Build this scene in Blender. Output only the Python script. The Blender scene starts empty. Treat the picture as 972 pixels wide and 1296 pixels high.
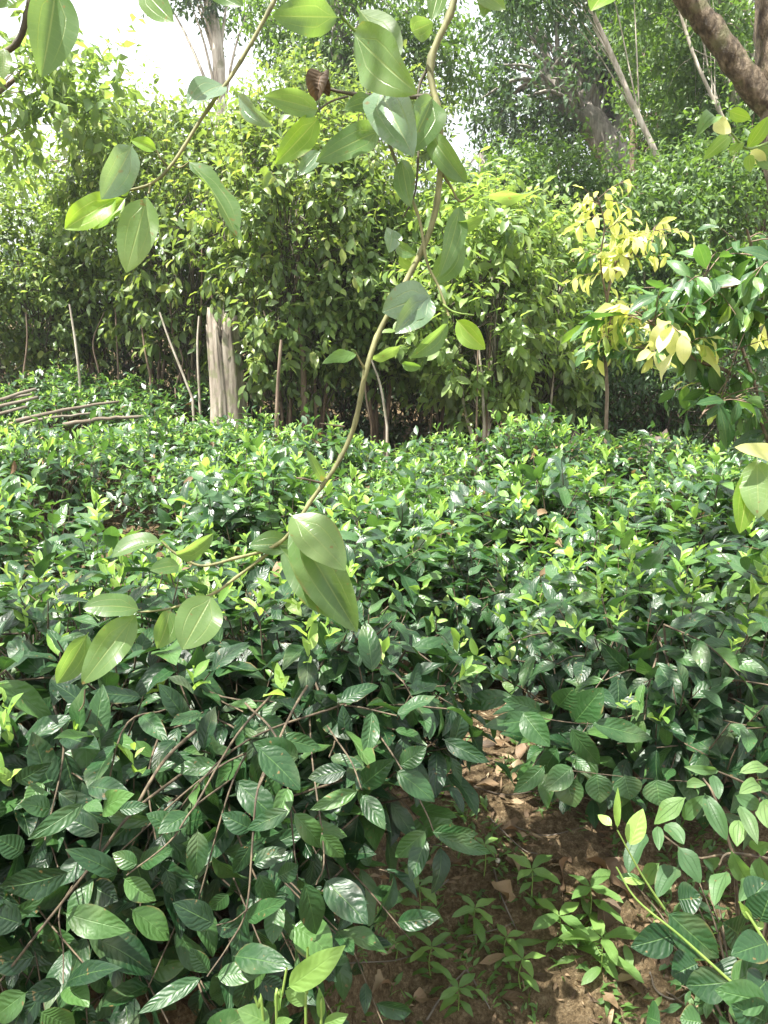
import bpy, math, random
import numpy as np
from mathutils import Vector

rng = np.random.default_rng(7)
random.seed(7)
C = bpy.context.scene.collection
R = math.radians

# ------------------------------------------------------------------ camera
CAMZ = 1.15
PITCH = R(10.7)
F = 1017.0

def P(px, py, Y):
    """point that stands at ground distance Y and shows at photo pixel px, py"""
    x = (px - 486.0) / F
    u = (648.0 - py) / F
    cp, sp = math.cos(PITCH), math.sin(PITCH)
    d = np.array([x, cp + u * sp, -sp + u * cp])
    return np.array([0, 0, CAMZ]) + d * (Y / d[1])

CAM = np.array([0, 0, CAMZ])

def sm(a, b, x):
    t = np.clip((x - a) / (b - a), 0, 1)
    return t * t * (3 - 2 * t)

def nz(x, y, k=1.0, s=0.0):
    return (np.sin(x * 2.1 * k + 1.3 + s) * np.cos(y * 1.7 * k - .4 + s) + .5 * np.sin(x * 4.7 * k + y * 3.9 * k + 2 * s)
            + .3 * np.sin(x * 9.1 * k - y * 8.3 * k + s))

def gz(x, y):
    x = np.asarray(x, float); y = np.asarray(y, float)
    # bank: steep on the left, an open slope in the middle
    mid = sm(-.22, .08, x)
    edge = 1.30 + .85 * mid
    width = .16 + .95 * mid
    top = .09 * (1 - mid)
    drop = .55
    z = top * (1 - sm(1.6, 2.6, y)) - drop * (1 - sm(edge - width, edge, y + .03 * nz(x, y, 3)))
    z = z + .45 * sm(6.2, 10, y) * sm(.3, -3, x)
    z = z + np.minimum(.24 * np.maximum(0, y - 10.5), 9) * sm(-3, 4, x)
    z = z + np.minimum(.10 * np.maximum(0, y - 11), 4) * (1 - sm(-3, 4, x))
    near = np.exp(-((y - 1.8) / 3.0) ** 2)
    z = z + .012 * nz(x, y, 2.2) * (1 + 0 * near) + .006 * near * nz(x, y, 9) + .004 * near * nz(x, y, 21, 2)
    return z

# ------------------------------------------------------------------ object helpers
def link(o, parent=None):
    C.objects.link(o)
    if parent is not None:
        o.parent = parent
    return o

def tag(o, label, cat, group=None):
    o['label'] = label; o['category'] = cat
    if group: o['group'] = group
    return o

def thing(name, label, cat, loc=(0, 0, 0), rz=0, group=None):
    o = bpy.data.objects.new(name, None)
    o.empty_display_size = .1
    C.objects.link(o)
    o.location = Vector([float(v) for v in loc]); o.rotation_euler = (0, 0, rz)
    return tag(o, label, cat, group)

def dup(root, loc, rz, label, group=None, scale=(1, 1, 1)):
    r = root.copy(); C.objects.link(r)
    r.location = Vector([float(v) for v in loc]); r.rotation_euler = (0, 0, rz); r.scale = scale
    r['label'] = label
    if group: r['group'] = group
    for ch in list(root.children):
        c = ch.copy(); C.objects.link(c); c.parent = r
        for g in list(ch.children):
            d = g.copy(); C.objects.link(d); d.parent = c
    return r

def unit(v):
    v = np.asarray(v, float)
    return v / np.maximum(np.linalg.norm(v, axis=-1, keepdims=True), 1e-9)

# ------------------------------------------------------------------ mesh builders
class MB:
    def __init__(s, org=(0, 0, 0)):
        s.V = []; s.Fq = []; s.U = []; s.Rn = []; s.n = 0
        s.org = np.array(org, float)
    def add(s, V, Fq, U=None, rn=0.5):
        V = np.asarray(V, float).reshape(-1, 3); Fq = np.asarray(Fq, int).reshape(-1, 4)
        s.V.append(V - s.org); s.Fq.append(Fq + s.n)
        s.U.append(np.zeros((len(V), 2)) if U is None else np.asarray(U, float))
        s.Rn.append(np.full(len(V), rn) if np.isscalar(rn) else np.asarray(rn, float))
        s.n += len(V)
    def tube(s, pts, radii, sides=6, rn=None, wob=0.0):
        pts = np.asarray(pts, float); m = len(pts)
        radii = np.linspace(radii[0], radii[1], m) if len(radii) == 2 and m != 2 else np.asarray(radii, float)
        t = unit(np.gradient(pts, axis=0))
        ref = np.array([0, 0, 1.0]) if abs(t[0][2]) < .9 else np.array([1.0, 0, 0])
        e1 = unit(np.cross(t, ref)); e2 = np.cross(t, e1)
        a = np.linspace(0, 2 * np.pi, sides, endpoint=False)
        rr = radii[:, None] * (1 + wob * rng.normal(size=(m, sides)))
        V = pts[:, None, :] + rr[..., None] * (np.cos(a)[None, :, None] * e1[:, None, :] + np.sin(a)[None, :, None] * e2[:, None, :])
        i, j = np.meshgrid(np.arange(m - 1), np.arange(sides), indexing='ij')
        j2 = (j + 1) % sides
        Fq = np.stack([i * sides + j, i * sides + j2, (i + 1) * sides + j2, (i + 1) * sides + j], -1).reshape(-1, 4)
        L = np.concatenate([[0], np.cumsum(np.linalg.norm(np.diff(pts, axis=0), axis=1))])
        U = np.stack([np.repeat(L, sides), np.tile(a / (2 * np.pi), m)], -1)
        s.add(V.reshape(-1, 3), Fq, U, rng.random() if rn is None else rn)
    def build(s, name, mat, parent=None, smooth=True, auto=None):
        me = bpy.data.meshes.new(name)
        V = np.concatenate(s.V); Q = np.concatenate(s.Fq); U = np.concatenate(s.U); Rn = np.concatenate(s.Rn)
        me.vertices.add(len(V)); me.vertices.foreach_set('co', V.astype(np.float32).ravel())
        me.loops.add(len(Q) * 4); me.loops.foreach_set('vertex_index', Q.astype(np.int32).ravel())
        me.polygons.add(len(Q)); me.polygons.foreach_set('loop_start', np.arange(0, len(Q) * 4, 4, dtype=np.int32))
        me.polygons.foreach_set('use_smooth', np.full(len(Q), smooth))
        uv = me.uv_layers.new(name='UVMap'); uv.data.foreach_set('uv', U[Q.ravel()].astype(np.float32).ravel())
        at = me.attributes.new('rnd', 'FLOAT', 'POINT'); at.data.foreach_set('value', Rn.astype(np.float32))
        me.update(calc_edges=True); me.validate()
        me.materials.append(mat)
        o = bpy.data.objects.new(name, me)
        return link(o, parent)

def smooth_path(pts, n=8):
    pts = np.asarray(pts, float)
    if len(pts) < 3:
        return np.linspace(pts[0], pts[-1], n)
    out = []
    Pp = np.vstack([2 * pts[0] - pts[1], pts, 2 * pts[-1] - pts[-2]])
    for i in range(1, len(Pp) - 2):
        for t in np.linspace(0, 1, n, endpoint=False):
            a, b, c, d = Pp[i - 1], Pp[i], Pp[i + 1], Pp[i + 2]
            out.append(.5 * ((2 * b) + (-a + c) * t + (2 * a - 5 * b + 4 * c - d) * t * t + (-a + 3 * b - 3 * c + d) * t ** 3))
    out.append(pts[-1])
    return np.array(out)

PROFILE = {
    'tea': lambda s: np.maximum(.02, (np.clip(s - .05, 0, 1) ** .72 * (1 - s) ** .98) / .315),
    'cinnamon': lambda s: np.maximum(.03, (np.clip(s - .08, 0, 1) ** .58 * (1 - s) ** .80) / .372),
    'lance': lambda s: np.maximum(.03, (np.clip(s - .04, 0, 1) ** .7 * (1 - s) ** .9) / .34),
}

class Leaves:
    """collects leaves, then grows them as curved, folded blades in one mesh"""
    def __init__(s, org=(0, 0, 0)):
        s.rows = []; s.org = np.array(org, float)
    def add(s, base, d, n, L, W, curl=.5, fold=.25, rn=None, wave=.05):
        base = np.atleast_2d(base); k = len(base)
        d = unit(np.broadcast_to(d, (k, 3))); n = np.broadcast_to(n, (k, 3))
        n = n - (n * d).sum(-1, keepdims=True) * d
        bad = np.linalg.norm(n, axis=1) < 1e-3
        if bad.any():
            n = n.copy(); n[bad] = np.cross(d[bad], [.3, .9, .1])
        n = unit(n)
        f = lambda v: np.broadcast_to(np.asarray(v, float), (k,))
        rn = rng.random(k) if rn is None else f(rn)
        s.rows.append(np.column_stack([base, d, n, f(L), f(W), f(curl), f(fold), rn, f(wave)]))
    def count(s): return sum(len(r) for r in s.rows)
    def mesh(s, mb, shape='tea', ns=5, nt=2):
        if not s.rows: return
        A = np.concatenate(s.rows); N = len(A)
        B, D, Nn = A[:, 0:3], A[:, 3:6], A[:, 6:9]
        L, W, cu, fo, rn, wv = A[:, 9], A[:, 10], A[:, 11], A[:, 12], A[:, 13], A[:, 14]
        S = np.cross(D, Nn)
        if ns >= 5:
            ss = np.concatenate([[0, .05], np.linspace(.12, 1, ns)])
        else:
            ss = np.linspace(0, 1, ns + 1)
        m = len(ss)
        w = PROFILE[shape](ss)
        ang = cu[:, None] * ss[None, :]
        ds = np.diff(ss)
        cx = np.concatenate([np.zeros((N, 1)), np.cumsum(ds * np.cos((ang[:, 1:] + ang[:, :-1]) / 2), axis=1)], 1)
        cy = np.concatenate([np.zeros((N, 1)), np.cumsum(ds * np.sin((ang[:, 1:] + ang[:, :-1]) / 2), axis=1)], 1)
        ctr = B[:, None, :] + L[:, None, None] * (cx[..., None] * D[:, None, :] - cy[..., None] * Nn[:, None, :])
        ln = np.cos(ang)[..., None] * Nn[:, None, :] + np.sin(ang)[..., None] * D[:, None, :]
        tt = np.linspace(-1, 1, 2 * nt + 1) if nt > 0 else np.array([-1., 1.])
        q = len(tt)
        hw = (W[:, None] * .5 * w[None, :])                       # N,m
        side = hw[..., None] * tt[None, None, :]
        ph = rng.random(N) * 6.28
        lift = np.abs(side) * np.sin(fo)[:, None, None] + (wv * L)[:, None, None] * (tt ** 2)[None, None, :] * np.sin(ss[None, :, None] * 9 + ph[:, None, None] + tt[None, None, :] * 1.2) * np.minimum(1, w)[None, :, None]
        V = ctr[:, :, None, :] + (side * np.cos(fo)[:, None, None])[..., None] * S[:, None, None, :] + lift[..., None] * ln[:, :, None, :]
        base = (np.arange(N) * m * q)[:, None, None]
        i, j = np.meshgrid(np.arange(m - 1), np.arange(q - 1), indexing='ij')
        f0 = i * q + j
        quad = np.stack([f0, f0 + 1, f0 + q + 1, f0 + q], -1)[None]
        Fq = (base[..., None] + quad).reshape(-1, 4)
        U = np.broadcast_to(np.stack(np.meshgrid(ss, (tt + 1) / 2, indexing='ij'), -1)[None], (N, m, q, 2)).reshape(-1, 2)
        mb.add(V.reshape(-1, 3), Fq, U, np.repeat(rn, m * q))
    def build(s, name, mat, parent=None, shape='tea', ns=5, nt=2):
        mb = MB(s.org); s.mesh(mb, shape, ns, nt)
        return mb.build(name, mat, parent)

UP = np.array([0, 0, 1.0])

def leafy(LB, pts, n, L, W, alpha=1.0, droop=.15, upw=.9, start=.15, curl=.5, fold=.28, rn=None, taper=.25, phi=None, jit=.3, wave=.05):
    """alternate leaves along a stem"""
    pts = np.asarray(pts, float)
    seg = np.linalg.norm(np.diff(pts, axis=0), axis=1); cum = np.concatenate([[0], np.cumsum(seg)])
    s = np.linspace(start, .99, n) * cum[-1]
    pos = np.stack([np.interp(s, cum, pts[:, k]) for k in range(3)], -1)
    tg = unit(np.gradient(pts, axis=0)); t = unit(np.stack([np.interp(s, cum, tg[:, k]) for k in range(3)], -1))
    ref = np.where(np.abs(t[:, 2:3]) > .85, np.array([[1., 0, 0]]), np.array([[0, 0, 1.]]))
    e1 = unit(np.cross(t, ref)); e2 = np.cross(e1, t)
    a0 = rng.random() * 6.28 if phi is None else phi
    a = a0 + np.arange(n) * (2.4 if phi is None else np.pi) + rng.normal(size=n) * jit
    rad = np.cos(a)[:, None] * e1 + np.sin(a)[:, None] * e2
    al = alpha + rng.normal(size=n) * .18
    d = unit(t * np.cos(al)[:, None] + rad * np.sin(al)[:, None] - UP * droop + rng.normal(size=(n, 3)) * .08)
    nn = t * .45 + UP * upw + rng.normal(size=(n, 3)) * .28
    k = (1 - taper * np.linspace(0, 1, n)) * rng.uniform(.60, 1.18, n)
    LB.add(pos, d, nn, L * k, W * k * rng.uniform(.85, 1.15, n), curl + rng.normal(size=n) * .25, fold + rng.normal(size=n) * .1, rn, wave)

# ------------------------------------------------------------------ materials
def newmat(name):
    m = bpy.data.materials.new(name); m.use_nodes = True
    nt = m.node_tree; nt.nodes.clear()
    return m, nt

def N(nt, typ, **kw):
    n = nt.nodes.new(typ)
    for k, v in kw.items():
        if k == 'op': n.operation = v
        elif k.startswith('i'):
            n.inputs[int(k[1:])].default_value = v
        else: setattr(n, k, v)
    return n

def math_(nt, op, a, b=None, c=None):
    n = nt.nodes.new('ShaderNodeMath'); n.operation = op
    for i, v in enumerate((a, b, c)):
        if v is None: continue
        if isinstance(v, (int, float)): n.inputs[i].default_value = v
        else: nt.links.new(v, n.inputs[i])
    return n.outputs[0]

def ramp(nt, fac, stops):
    n = nt.nodes.new('ShaderNodeValToRGB')
    el = n.color_ramp.elements
    while len(el) < len(stops): el.new(.5)
    for e, (p, c) in zip(el, stops):
        e.position = p; e.color = (*c, 1)
    nt.links.new(fac, n.inputs[0])
    return n.outputs[0]

def mix(nt, fac, a, b, mode='MIX'):
    n = nt.nodes.new('ShaderNodeMix'); n.data_type = 'RGBA'; n.blend_type = mode
    for sock, v in ((n.inputs[0], fac), (n.inputs[6], a), (n.inputs[7], b)):
        if isinstance(v, (int, float)): sock.default_value = v
        elif isinstance(v, tuple): sock.default_value = (*v, 1)
        else: nt.links.new(v, sock)
    return n.outputs[2]

def mrange(nt, v, a, b, c=0., d=1., kind='SMOOTHSTEP'):
    n = nt.nodes.new('ShaderNodeMapRange'); n.interpolation_type = kind
    nt.links.new(v, n.inputs[0])
    for i, x in enumerate((a, b, c, d)): n.inputs[i + 1].default_value = x
    return n.outputs[0]

def noise(nt, scale, detail=3, vec=None, rough=.55):
    n = nt.nodes.new('ShaderNodeTexNoise'); n.inputs['Scale'].default_value = scale
    n.inputs['Detail'].default_value = detail; n.inputs['Roughness'].default_value = rough
    if vec is not None: nt.links.new(vec, n.inputs['Vector'])
    return n.outputs['Fac']

def leaf_mat(name, stops, vein='pinnate', rough=.36, veincol=(.2, .3, .1), vs=.5, trans=(.25, .45, .04), tf=.3, bump=.5, back=(.12, .2, .07), coat=0., spots=.0, spec=.5):
    m, nt = newmat(name)
    l = nt.links.new
    rnd = N(nt, 'ShaderNodeAttribute', attribute_name='rnd').outputs['Fac']
    col = ramp(nt, rnd, stops)
    uv = N(nt, 'ShaderNodeUVMap', uv_map='UVMap').outputs[0]
    sp = N(nt, 'ShaderNodeSeparateXYZ'); l(uv, sp.inputs[0])
    u, v = sp.outputs[0], sp.outputs[1]
    a = math_(nt, 'MULTIPLY', math_(nt, 'ABSOLUTE', math_(nt, 'SUBTRACT', v, .5)), 2.)
    obj = N(nt, 'ShaderNodeTexCoord').outputs['Object']
    n1 = noise(nt, 28, 3, obj)
    col = mix(nt, mrange(nt, n1, .3, .75, 0, .45), col, mix(nt, 1.0, col, (.62, .7, .6), 'MULTIPLY'))
    midrib = mrange(nt, a, .015, .055, 1, 0)
    height = None
    vm = midrib
    if vein == 'pinnate':
        wob = noise(nt, 60, 2, N(nt, 'ShaderNodeTexCoord').outputs['Object'])
        cnt = math_(nt, 'ADD', math_(nt, 'MULTIPLY', math_(nt, 'FRACT', math_(nt, 'MULTIPLY', rnd, 37.)), 3.0), 5.5)
        base_ = math_(nt, 'SUBTRACT', math_(nt, 'MULTIPLY', u, cnt), math_(nt, 'MULTIPLY', a, 1.7))
        ph = math_(nt, 'FRACT', math_(nt, 'ADD', base_, math_(nt, 'MULTIPLY', wob, 1.6)))
        dist = math_(nt, 'ABSOLUTE', math_(nt, 'SUBTRACT', ph, .5))          # 0 on the vein
        line = math_(nt, 'MULTIPLY', mrange(nt, dist, .0, .09, 1, 0), .3)
        vm = math_(nt, 'MAXIMUM', midrib, line)
        height = math_(nt, 'ADD', mrange(nt, dist, 0, .5, 0, 1), math_(nt, 'MULTIPLY', midrib, -1.2))
        height = math_(nt, 'MULTIPLY', height, mrange(nt, a, .75, 1.0, 1, .3))
    elif vein == 'tri':
        tgt = math_(nt, 'MULTIPLY', math_(nt, 'MINIMUM', math_(nt, 'MULTIPLY', math_(nt, 'MAXIMUM', math_(nt, 'SUBTRACT', u, .06), 0.), 3.2), 1.), .5)
        dist = math_(nt, 'ABSOLUTE', math_(nt, 'SUBTRACT', a, tgt))
        line = math_(nt, 'MULTIPLY', mrange(nt, dist, .006, .034, 1, 0), mrange(nt, u, .6, .95, .7, .05))
        vm = math_(nt, 'MAXIMUM', midrib, line)
        ph = math_(nt, 'FRACT', math_(nt, 'SUBTRACT', math_(nt, 'MULTIPLY', u, 13.), math_(nt, 'MULTIPLY', a, 1.2)))
        fine = mrange(nt, math_(nt, 'ABSOLUTE', math_(nt, 'SUBTRACT', ph, .5)), 0, .12, 1, 0)
        height = math_(nt, 'MULTIPLY', math_(nt, 'ADD', vm, math_(nt, 'MULTIPLY', fine, .16)), -1.0)
        vm = math_(nt, 'MAXIMUM', vm, math_(nt, 'MULTIPLY', fine, .14))
    col = mix(nt, math_(nt, 'MULTIPLY', vm, vs), col, veincol)
    if spots > 0:
        n5 = noise(nt, 17, 3, obj)
        edge_ = math_(nt, 'MULTIPLY', mrange(nt, math_(nt, 'ADD', a, math_(nt, 'MULTIPLY', n5, .5)), 1.16, 1.42), mrange(nt, n5, .56, .70))
        col = mix(nt, math_(nt, 'MULTIPLY', edge_, spots), col, (.20, .13, .05))
        n6 = noise(nt, 9, 3, obj)
        col = mix(nt, mrange(nt, n6, .56, .72, 0, .35 * spots), col, (.20, .24, .12))
        n2 = noise(nt, 90, 2, obj)
        col = mix(nt, mrange(nt, n2, .68, .74, 0, spots), col, (.16, .10, .04))
    geo = N(nt, 'ShaderNodeNewGeometry')
    bk = math_(nt, 'MULTIPLY', geo.outputs['Backfacing'], .75)
    col2 = mix(nt, bk, col, mix(nt, math_(nt, 'MULTIPLY', vm, vs), back, veincol))
    p = N(nt, 'ShaderNodeBsdfPrincipled')
    l(col2, p.inputs['Base Color'])
    n3 = noise(nt, 45, 2, obj)
    rg = mrange(nt, n3, .3, .7, rough - .07, rough + .12)
    rg = math_(nt, 'ADD', rg, math_(nt, 'MULTIPLY', geo.outputs['Backfacing'], .2))
    l(rg, p.inputs['Roughness'])
    p.inputs['Specular IOR Level'].default_value = spec
    p.inputs['Coat Weight'].default_value = coat; p.inputs['Coat Roughness'].default_value = .25
    if height is not None and bump > 0:
        hh = math_(nt, 'ADD', height, math_(nt, 'MULTIPLY', n3, .5))
        b = N(nt, 'ShaderNodeBump'); b.inputs['Strength'].default_value = bump; b.inputs['Distance'].default_value = .0011
        l(hh, b.inputs['Height']); l(b.outputs[0], p.inputs['Normal'])
    t = N(nt, 'ShaderNodeBsdfTranslucent')
    tc = mix(nt, .6, mix(nt, 1.0, col, (4., 4., 2.2), 'MULTIPLY'), trans)
    tc = mix(nt, math_(nt, 'MULTIPLY', vm, .4), tc, trans)
    l(tc, t.inputs[0])
    ms = N(nt, 'ShaderNodeMixShader', i0=tf); l(p.outputs[0], ms.inputs[1]); l(t.outputs[0], ms.inputs[2])
    o = N(nt, 'ShaderNodeOutputMaterial'); l(ms.outputs[0], o.inputs[0])
    return m

def bark_mat(name, stops, scale=18, rough=.8, stretch=6., bump=.6, dist=.004, moss=None):
    m, nt = newmat(name); l = nt.links.new
    obj = N(nt, 'ShaderNodeTexCoord').outputs['Object']
    mp = N(nt, 'ShaderNodeMapping'); l(obj, mp.inputs[0]); mp.inputs['Scale'].default_value = (1, 1, 1 / stretch)
    n1 = noise(nt, scale, 6, mp.outputs[0], .65)
    col = ramp(nt, mrange(nt, n1, .28, .72), stops)
    if moss:
        n2 = noise(nt, scale * .4, 4, obj)
        col = mix(nt, mrange(nt, n2, .5, .66, 0, .7), col, moss)
    p = N(nt, 'ShaderNodeBsdfPrincipled'); l(col, p.inputs['Base Color']); p.inputs['Roughness'].default_value = rough
    b = N(nt, 'ShaderNodeBump'); b.inputs['Strength'].default_value = bump; b.inputs['Distance'].default_value = dist
    l(n1, b.inputs['Height']); l(b.outputs[0], p.inputs['Normal'])
    o = N(nt, 'ShaderNodeOutputMaterial'); l(p.outputs[0], o.inputs[0])
    return m

def soil_mat():
    m, nt = newmat('soil'); l = nt.links.new
    obj = N(nt, 'ShaderNodeTexCoord').outputs['Object']
    n1 = noise(nt, 3.2, 6, obj, .6); n2 = noise(nt, 55, 8, obj, .78); n3 = noise(nt, 170, 4, obj, .75)
    col = ramp(nt, mrange(nt, n2, .25, .75), [(0, (.065, .047, .024)), (.4, (.185, .13, .067)), (.7, (.31, .23, .13)), (1, (.46, .38, .24))])
    col = mix(nt, mrange(nt, n1, .45, .7, 0, .55), col, (.13, .095, .052))
    col = mix(nt, mrange(nt, n3, .35, .6, .55, 0), col, (.05, .035, .02))
    n4 = noise(nt, 7, 5, obj, .6)
    col = mix(nt, mrange(nt, n4, .6, .72, 0, .35), col, (.05, .075, .02))
    p = N(nt, 'ShaderNodeBsdfPrincipled'); l(col, p.inputs['Base Color']); p.inputs['Roughness'].default_value = .95
    p.inputs['Specular IOR Level'].default_value = .2
    h = math_(nt, 'ADD', n2, math_(nt, 'MULTIPLY', n3, .5))
    b = N(nt, 'ShaderNodeBump'); b.inputs['Strength'].default_value = 1.0; b.inputs['Distance'].default_value = .03
    l(h, b.inputs['Height']); l(b.outputs[0], p.inputs['Normal'])
    o = N(nt, 'ShaderNodeOutputMaterial'); l(p.outputs[0], o.inputs[0])
    return m

M = {}
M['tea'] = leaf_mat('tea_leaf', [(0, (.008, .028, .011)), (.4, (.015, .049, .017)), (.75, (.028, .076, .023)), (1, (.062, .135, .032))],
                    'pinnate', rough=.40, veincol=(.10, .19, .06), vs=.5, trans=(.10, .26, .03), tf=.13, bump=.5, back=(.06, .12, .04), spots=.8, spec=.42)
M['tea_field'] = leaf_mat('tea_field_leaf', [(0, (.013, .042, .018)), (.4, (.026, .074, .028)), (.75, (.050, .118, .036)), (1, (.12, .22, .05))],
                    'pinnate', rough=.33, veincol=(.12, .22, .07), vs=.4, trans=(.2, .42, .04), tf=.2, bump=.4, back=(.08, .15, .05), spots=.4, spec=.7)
M['tea_new'] = leaf_mat('tea_new_leaf', [(0, (.11, .23, .045)), (.5, (.20, .34, .075)), (1, (.34, .46, .14))],
                    'pinnate', rough=.38, veincol=(.4, .5, .15), vs=.35, trans=(.42, .6, .10), tf=.33, bump=.3, back=(.25, .4, .1))
M['cinn'] = leaf_mat('cinnamon_leaf', [(0, (.050, .090, .027)), (.5, (.100, .162, .045)), (.85, (.165, .235, .06)), (1, (.28, .31, .09))],
                    'none', rough=.38, vs=.3, trans=(.32, .42, .06), tf=.32, bump=0, back=(.12, .18, .08), spec=.55)
M['hang'] = leaf_mat('hanging_leaf', [(0, (.06, .12, .045)), (.5, (.09, .16, .06)), (1, (.15, .23, .08))],
                    'tri', rough=.31, veincol=(.28, .34, .13), vs=.6, trans=(.34, .50, .07), tf=.42, bump=.5, back=(.12, .18, .08), spots=.9)
M['hang_sky_sheen'] = leaf_mat('hanging_leaf_painted_sheen', [(0, (.12, .19, .12)), (.5, (.16, .24, .15)), (1, (.22, .29, .18))],
                    'tri', rough=.24, veincol=(.34, .38, .2), vs=.5, trans=(.34, .50, .1), tf=.3, bump=.5, back=(.12, .18, .08), spots=.7, spec=.8)  # sky reflection painted in as a paler leaf colour, besides the real gloss
M['hang_yellow'] = leaf_mat('hanging_leaf_young', [(0, (.14, .26, .035)), (1, (.22, .34, .05))],
                    'tri', rough=.4, veincol=(.45, .5, .15), vs=.7, trans=(.42, .58, .05), tf=.45, bump=.3, back=(.28, .38, .06), spots=.5)
M['yellow'] = leaf_mat('yellow_leaf', [(0, (.20, .29, .07)), (.2, (.36, .42, .12)), (.55, (.54, .54, .20)), (1, (.70, .66, .38))],
                    'tri', rough=.42, veincol=(.7, .7, .3), vs=.4, trans=(.7, .75, .2), tf=.36, bump=.2, back=(.55, .55, .18))
M['shrub'] = leaf_mat('sapling_leaf', [(0, (.028, .075, .030)), (.5, (.045, .115, .035)), (.85, (.08, .17, .04)), (1, (.22, .32, .05))],
                    'tri', rough=.32, veincol=(.2, .28, .1), vs=.6, trans=(.2, .4, .04), tf=.25, bump=.4, back=(.1, .16, .06), spec=.6)
M['melastome'] = leaf_mat('ribbed_leaf', [(0, (.04, .095, .038)), (.6, (.07, .145, .05)), (1, (.12, .21, .06))],
                    'tri', rough=.5, veincol=(.035, .09, .03), vs=.6, trans=(.24, .42, .06), tf=.28, bump=.9, back=(.12, .2, .08), spots=.6)
M['weed'] = leaf_mat('weed_leaf', [(0, (.06, .125, .035)), (.5, (.10, .19, .05)), (1, (.19, .31, .07))],
                    'pinnate', rough=.5, veincol=(.2, .32, .1), vs=.4, trans=(.3, .5, .05), tf=.33, bump=.3, back=(.15, .25, .08))
M['cinn_light'] = leaf_mat('pale_cinnamon_leaf', [(0, (.080, .145, .04)), (.5, (.138, .21, .06)), (.85, (.19, .28, .08)), (1, (.28, .34, .12))],
                    'none', rough=.38, vs=.3, trans=(.36, .50, .08), tf=.36, bump=0, back=(.16, .20, .10), spec=.55)
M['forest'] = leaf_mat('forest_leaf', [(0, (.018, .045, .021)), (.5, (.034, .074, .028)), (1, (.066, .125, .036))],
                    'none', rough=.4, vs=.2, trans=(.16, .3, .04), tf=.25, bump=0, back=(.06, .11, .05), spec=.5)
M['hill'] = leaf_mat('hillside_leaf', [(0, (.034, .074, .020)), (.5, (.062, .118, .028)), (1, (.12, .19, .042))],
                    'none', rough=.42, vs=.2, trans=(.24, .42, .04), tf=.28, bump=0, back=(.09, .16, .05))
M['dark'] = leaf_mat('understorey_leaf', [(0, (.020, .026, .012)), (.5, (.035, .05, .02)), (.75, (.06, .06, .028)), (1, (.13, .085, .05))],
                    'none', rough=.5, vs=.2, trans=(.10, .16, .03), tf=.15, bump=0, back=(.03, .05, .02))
M['dry'] = leaf_mat('dry_leaf', [(0, (.05, .034, .019)), (.5, (.12, .078, .044)), (.8, (.22, .152, .088)), (1, (.38, .29, .185))],
                    'pinnate', rough=.65, veincol=(.28, .17, .1), vs=.45, trans=(.3, .16, .07), tf=.12, bump=.4, back=(.2, .12, .07), spec=.35)
M['soil'] = soil_mat()
M['stem'] = bark_mat('tea_stem', [(0, (.035, .027, .017)), (.5, (.075, .056, .034)), (1, (.15, .115, .07))], 60)
M['greenstem'] = bark_mat('green_stem', [(0, (.12, .20, .04)), (1, (.22, .32, .07))], 40, rough=.5, bump=.2)
M['hangstem'] = bark_mat('hanging_stem', [(0, (.085, .085, .035)), (.5, (.15, .15, .055)), (1, (.24, .22, .10))], 70, rough=.7, dist=.002)
M['darkstem'] = bark_mat('dark_stem', [(0, (.04, .035, .025)), (1, (.11, .095, .06))], 60)
M['bark'] = bark_mat('cinnamon_bark', [(0, (.075, .05, .033)), (.5, (.16, .11, .075)), (1, (.28, .22, .16))], 26)
M['palebark'] = bark_mat('pale_bark', [(0, (.22, .19, .15)), (.5, (.42, .37, .30)), (1, (.60, .55, .47))], 12, moss=(.16, .17, .09))
M['greybark'] = bark_mat('grey_bark', [(0, (.11, .095, .08)), (.5, (.24, .21, .18)), (1, (.38, .35, .31))], 9, moss=(.09, .11, .06))
M['limb'] = bark_mat('overhead_bark', [(0, (.035, .026, .018)), (.5, (.10, .075, .048)), (1, (.24, .19, .13))], 60, moss=(.13, .13, .06), dist=.012, bump=1.0, stretch=2)
M['deadwood'] = bark_mat('weathered_wood', [(0, (.07, .055, .04)), (.45, (.22, .185, .145)), (1, (.36, .32, .26))], 26, stretch=10, moss=(.14, .15, .07), dist=.01, bump=.9)
M['pole'] = bark_mat('dry_pole', [(0, (.12, .09, .06)), (.5, (.30, .235, .16)), (1, (.48, .40, .29))], 30, stretch=1.0)
def pole_mat():
    m, nt = newmat('dry_pole'); l = nt.links.new
    uv = N(nt, 'ShaderNodeUVMap', uv_map='UVMap').outputs[0]
    mp = N(nt, 'ShaderNodeMapping'); l(uv, mp.inputs[0]); mp.inputs['Scale'].default_value = (2.5, 9, 1)
    n1 = noise(nt, 2.2, 7, mp.outputs[0], .7)
    obj = N(nt, 'ShaderNodeTexCoord').outputs['Object']
    n2 = noise(nt, 9, 4, obj)
    rnd = N(nt, 'ShaderNodeAttribute', attribute_name='rnd').outputs['Fac']
    col = ramp(nt, mrange(nt, n1, .3, .7), [(0, (.06, .05, .038)), (.5, (.18, .155, .118)), (1, (.36, .33, .27))])
    col = mix(nt, mrange(nt, n2, .5, .65, 0, .6), col, (.10, .075, .045))
    col = mix(nt, math_(nt, 'MULTIPLY', rnd, .5), col, (.12, .085, .055))
    p = N(nt, 'ShaderNodeBsdfPrincipled'); l(col, p.inputs['Base Color']); p.inputs['Roughness'].default_value = .85
    b = N(nt, 'ShaderNodeBump'); b.inputs['Strength'].default_value = .8; b.inputs['Distance'].default_value = .006
    l(n1, b.inputs['Height']); l(b.outputs[0], p.inputs['Normal'])
    o = N(nt, 'ShaderNodeOutputMaterial'); l(p.outputs[0], o.inputs[0])
    return m
M['pole'] = pole_mat()
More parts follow.
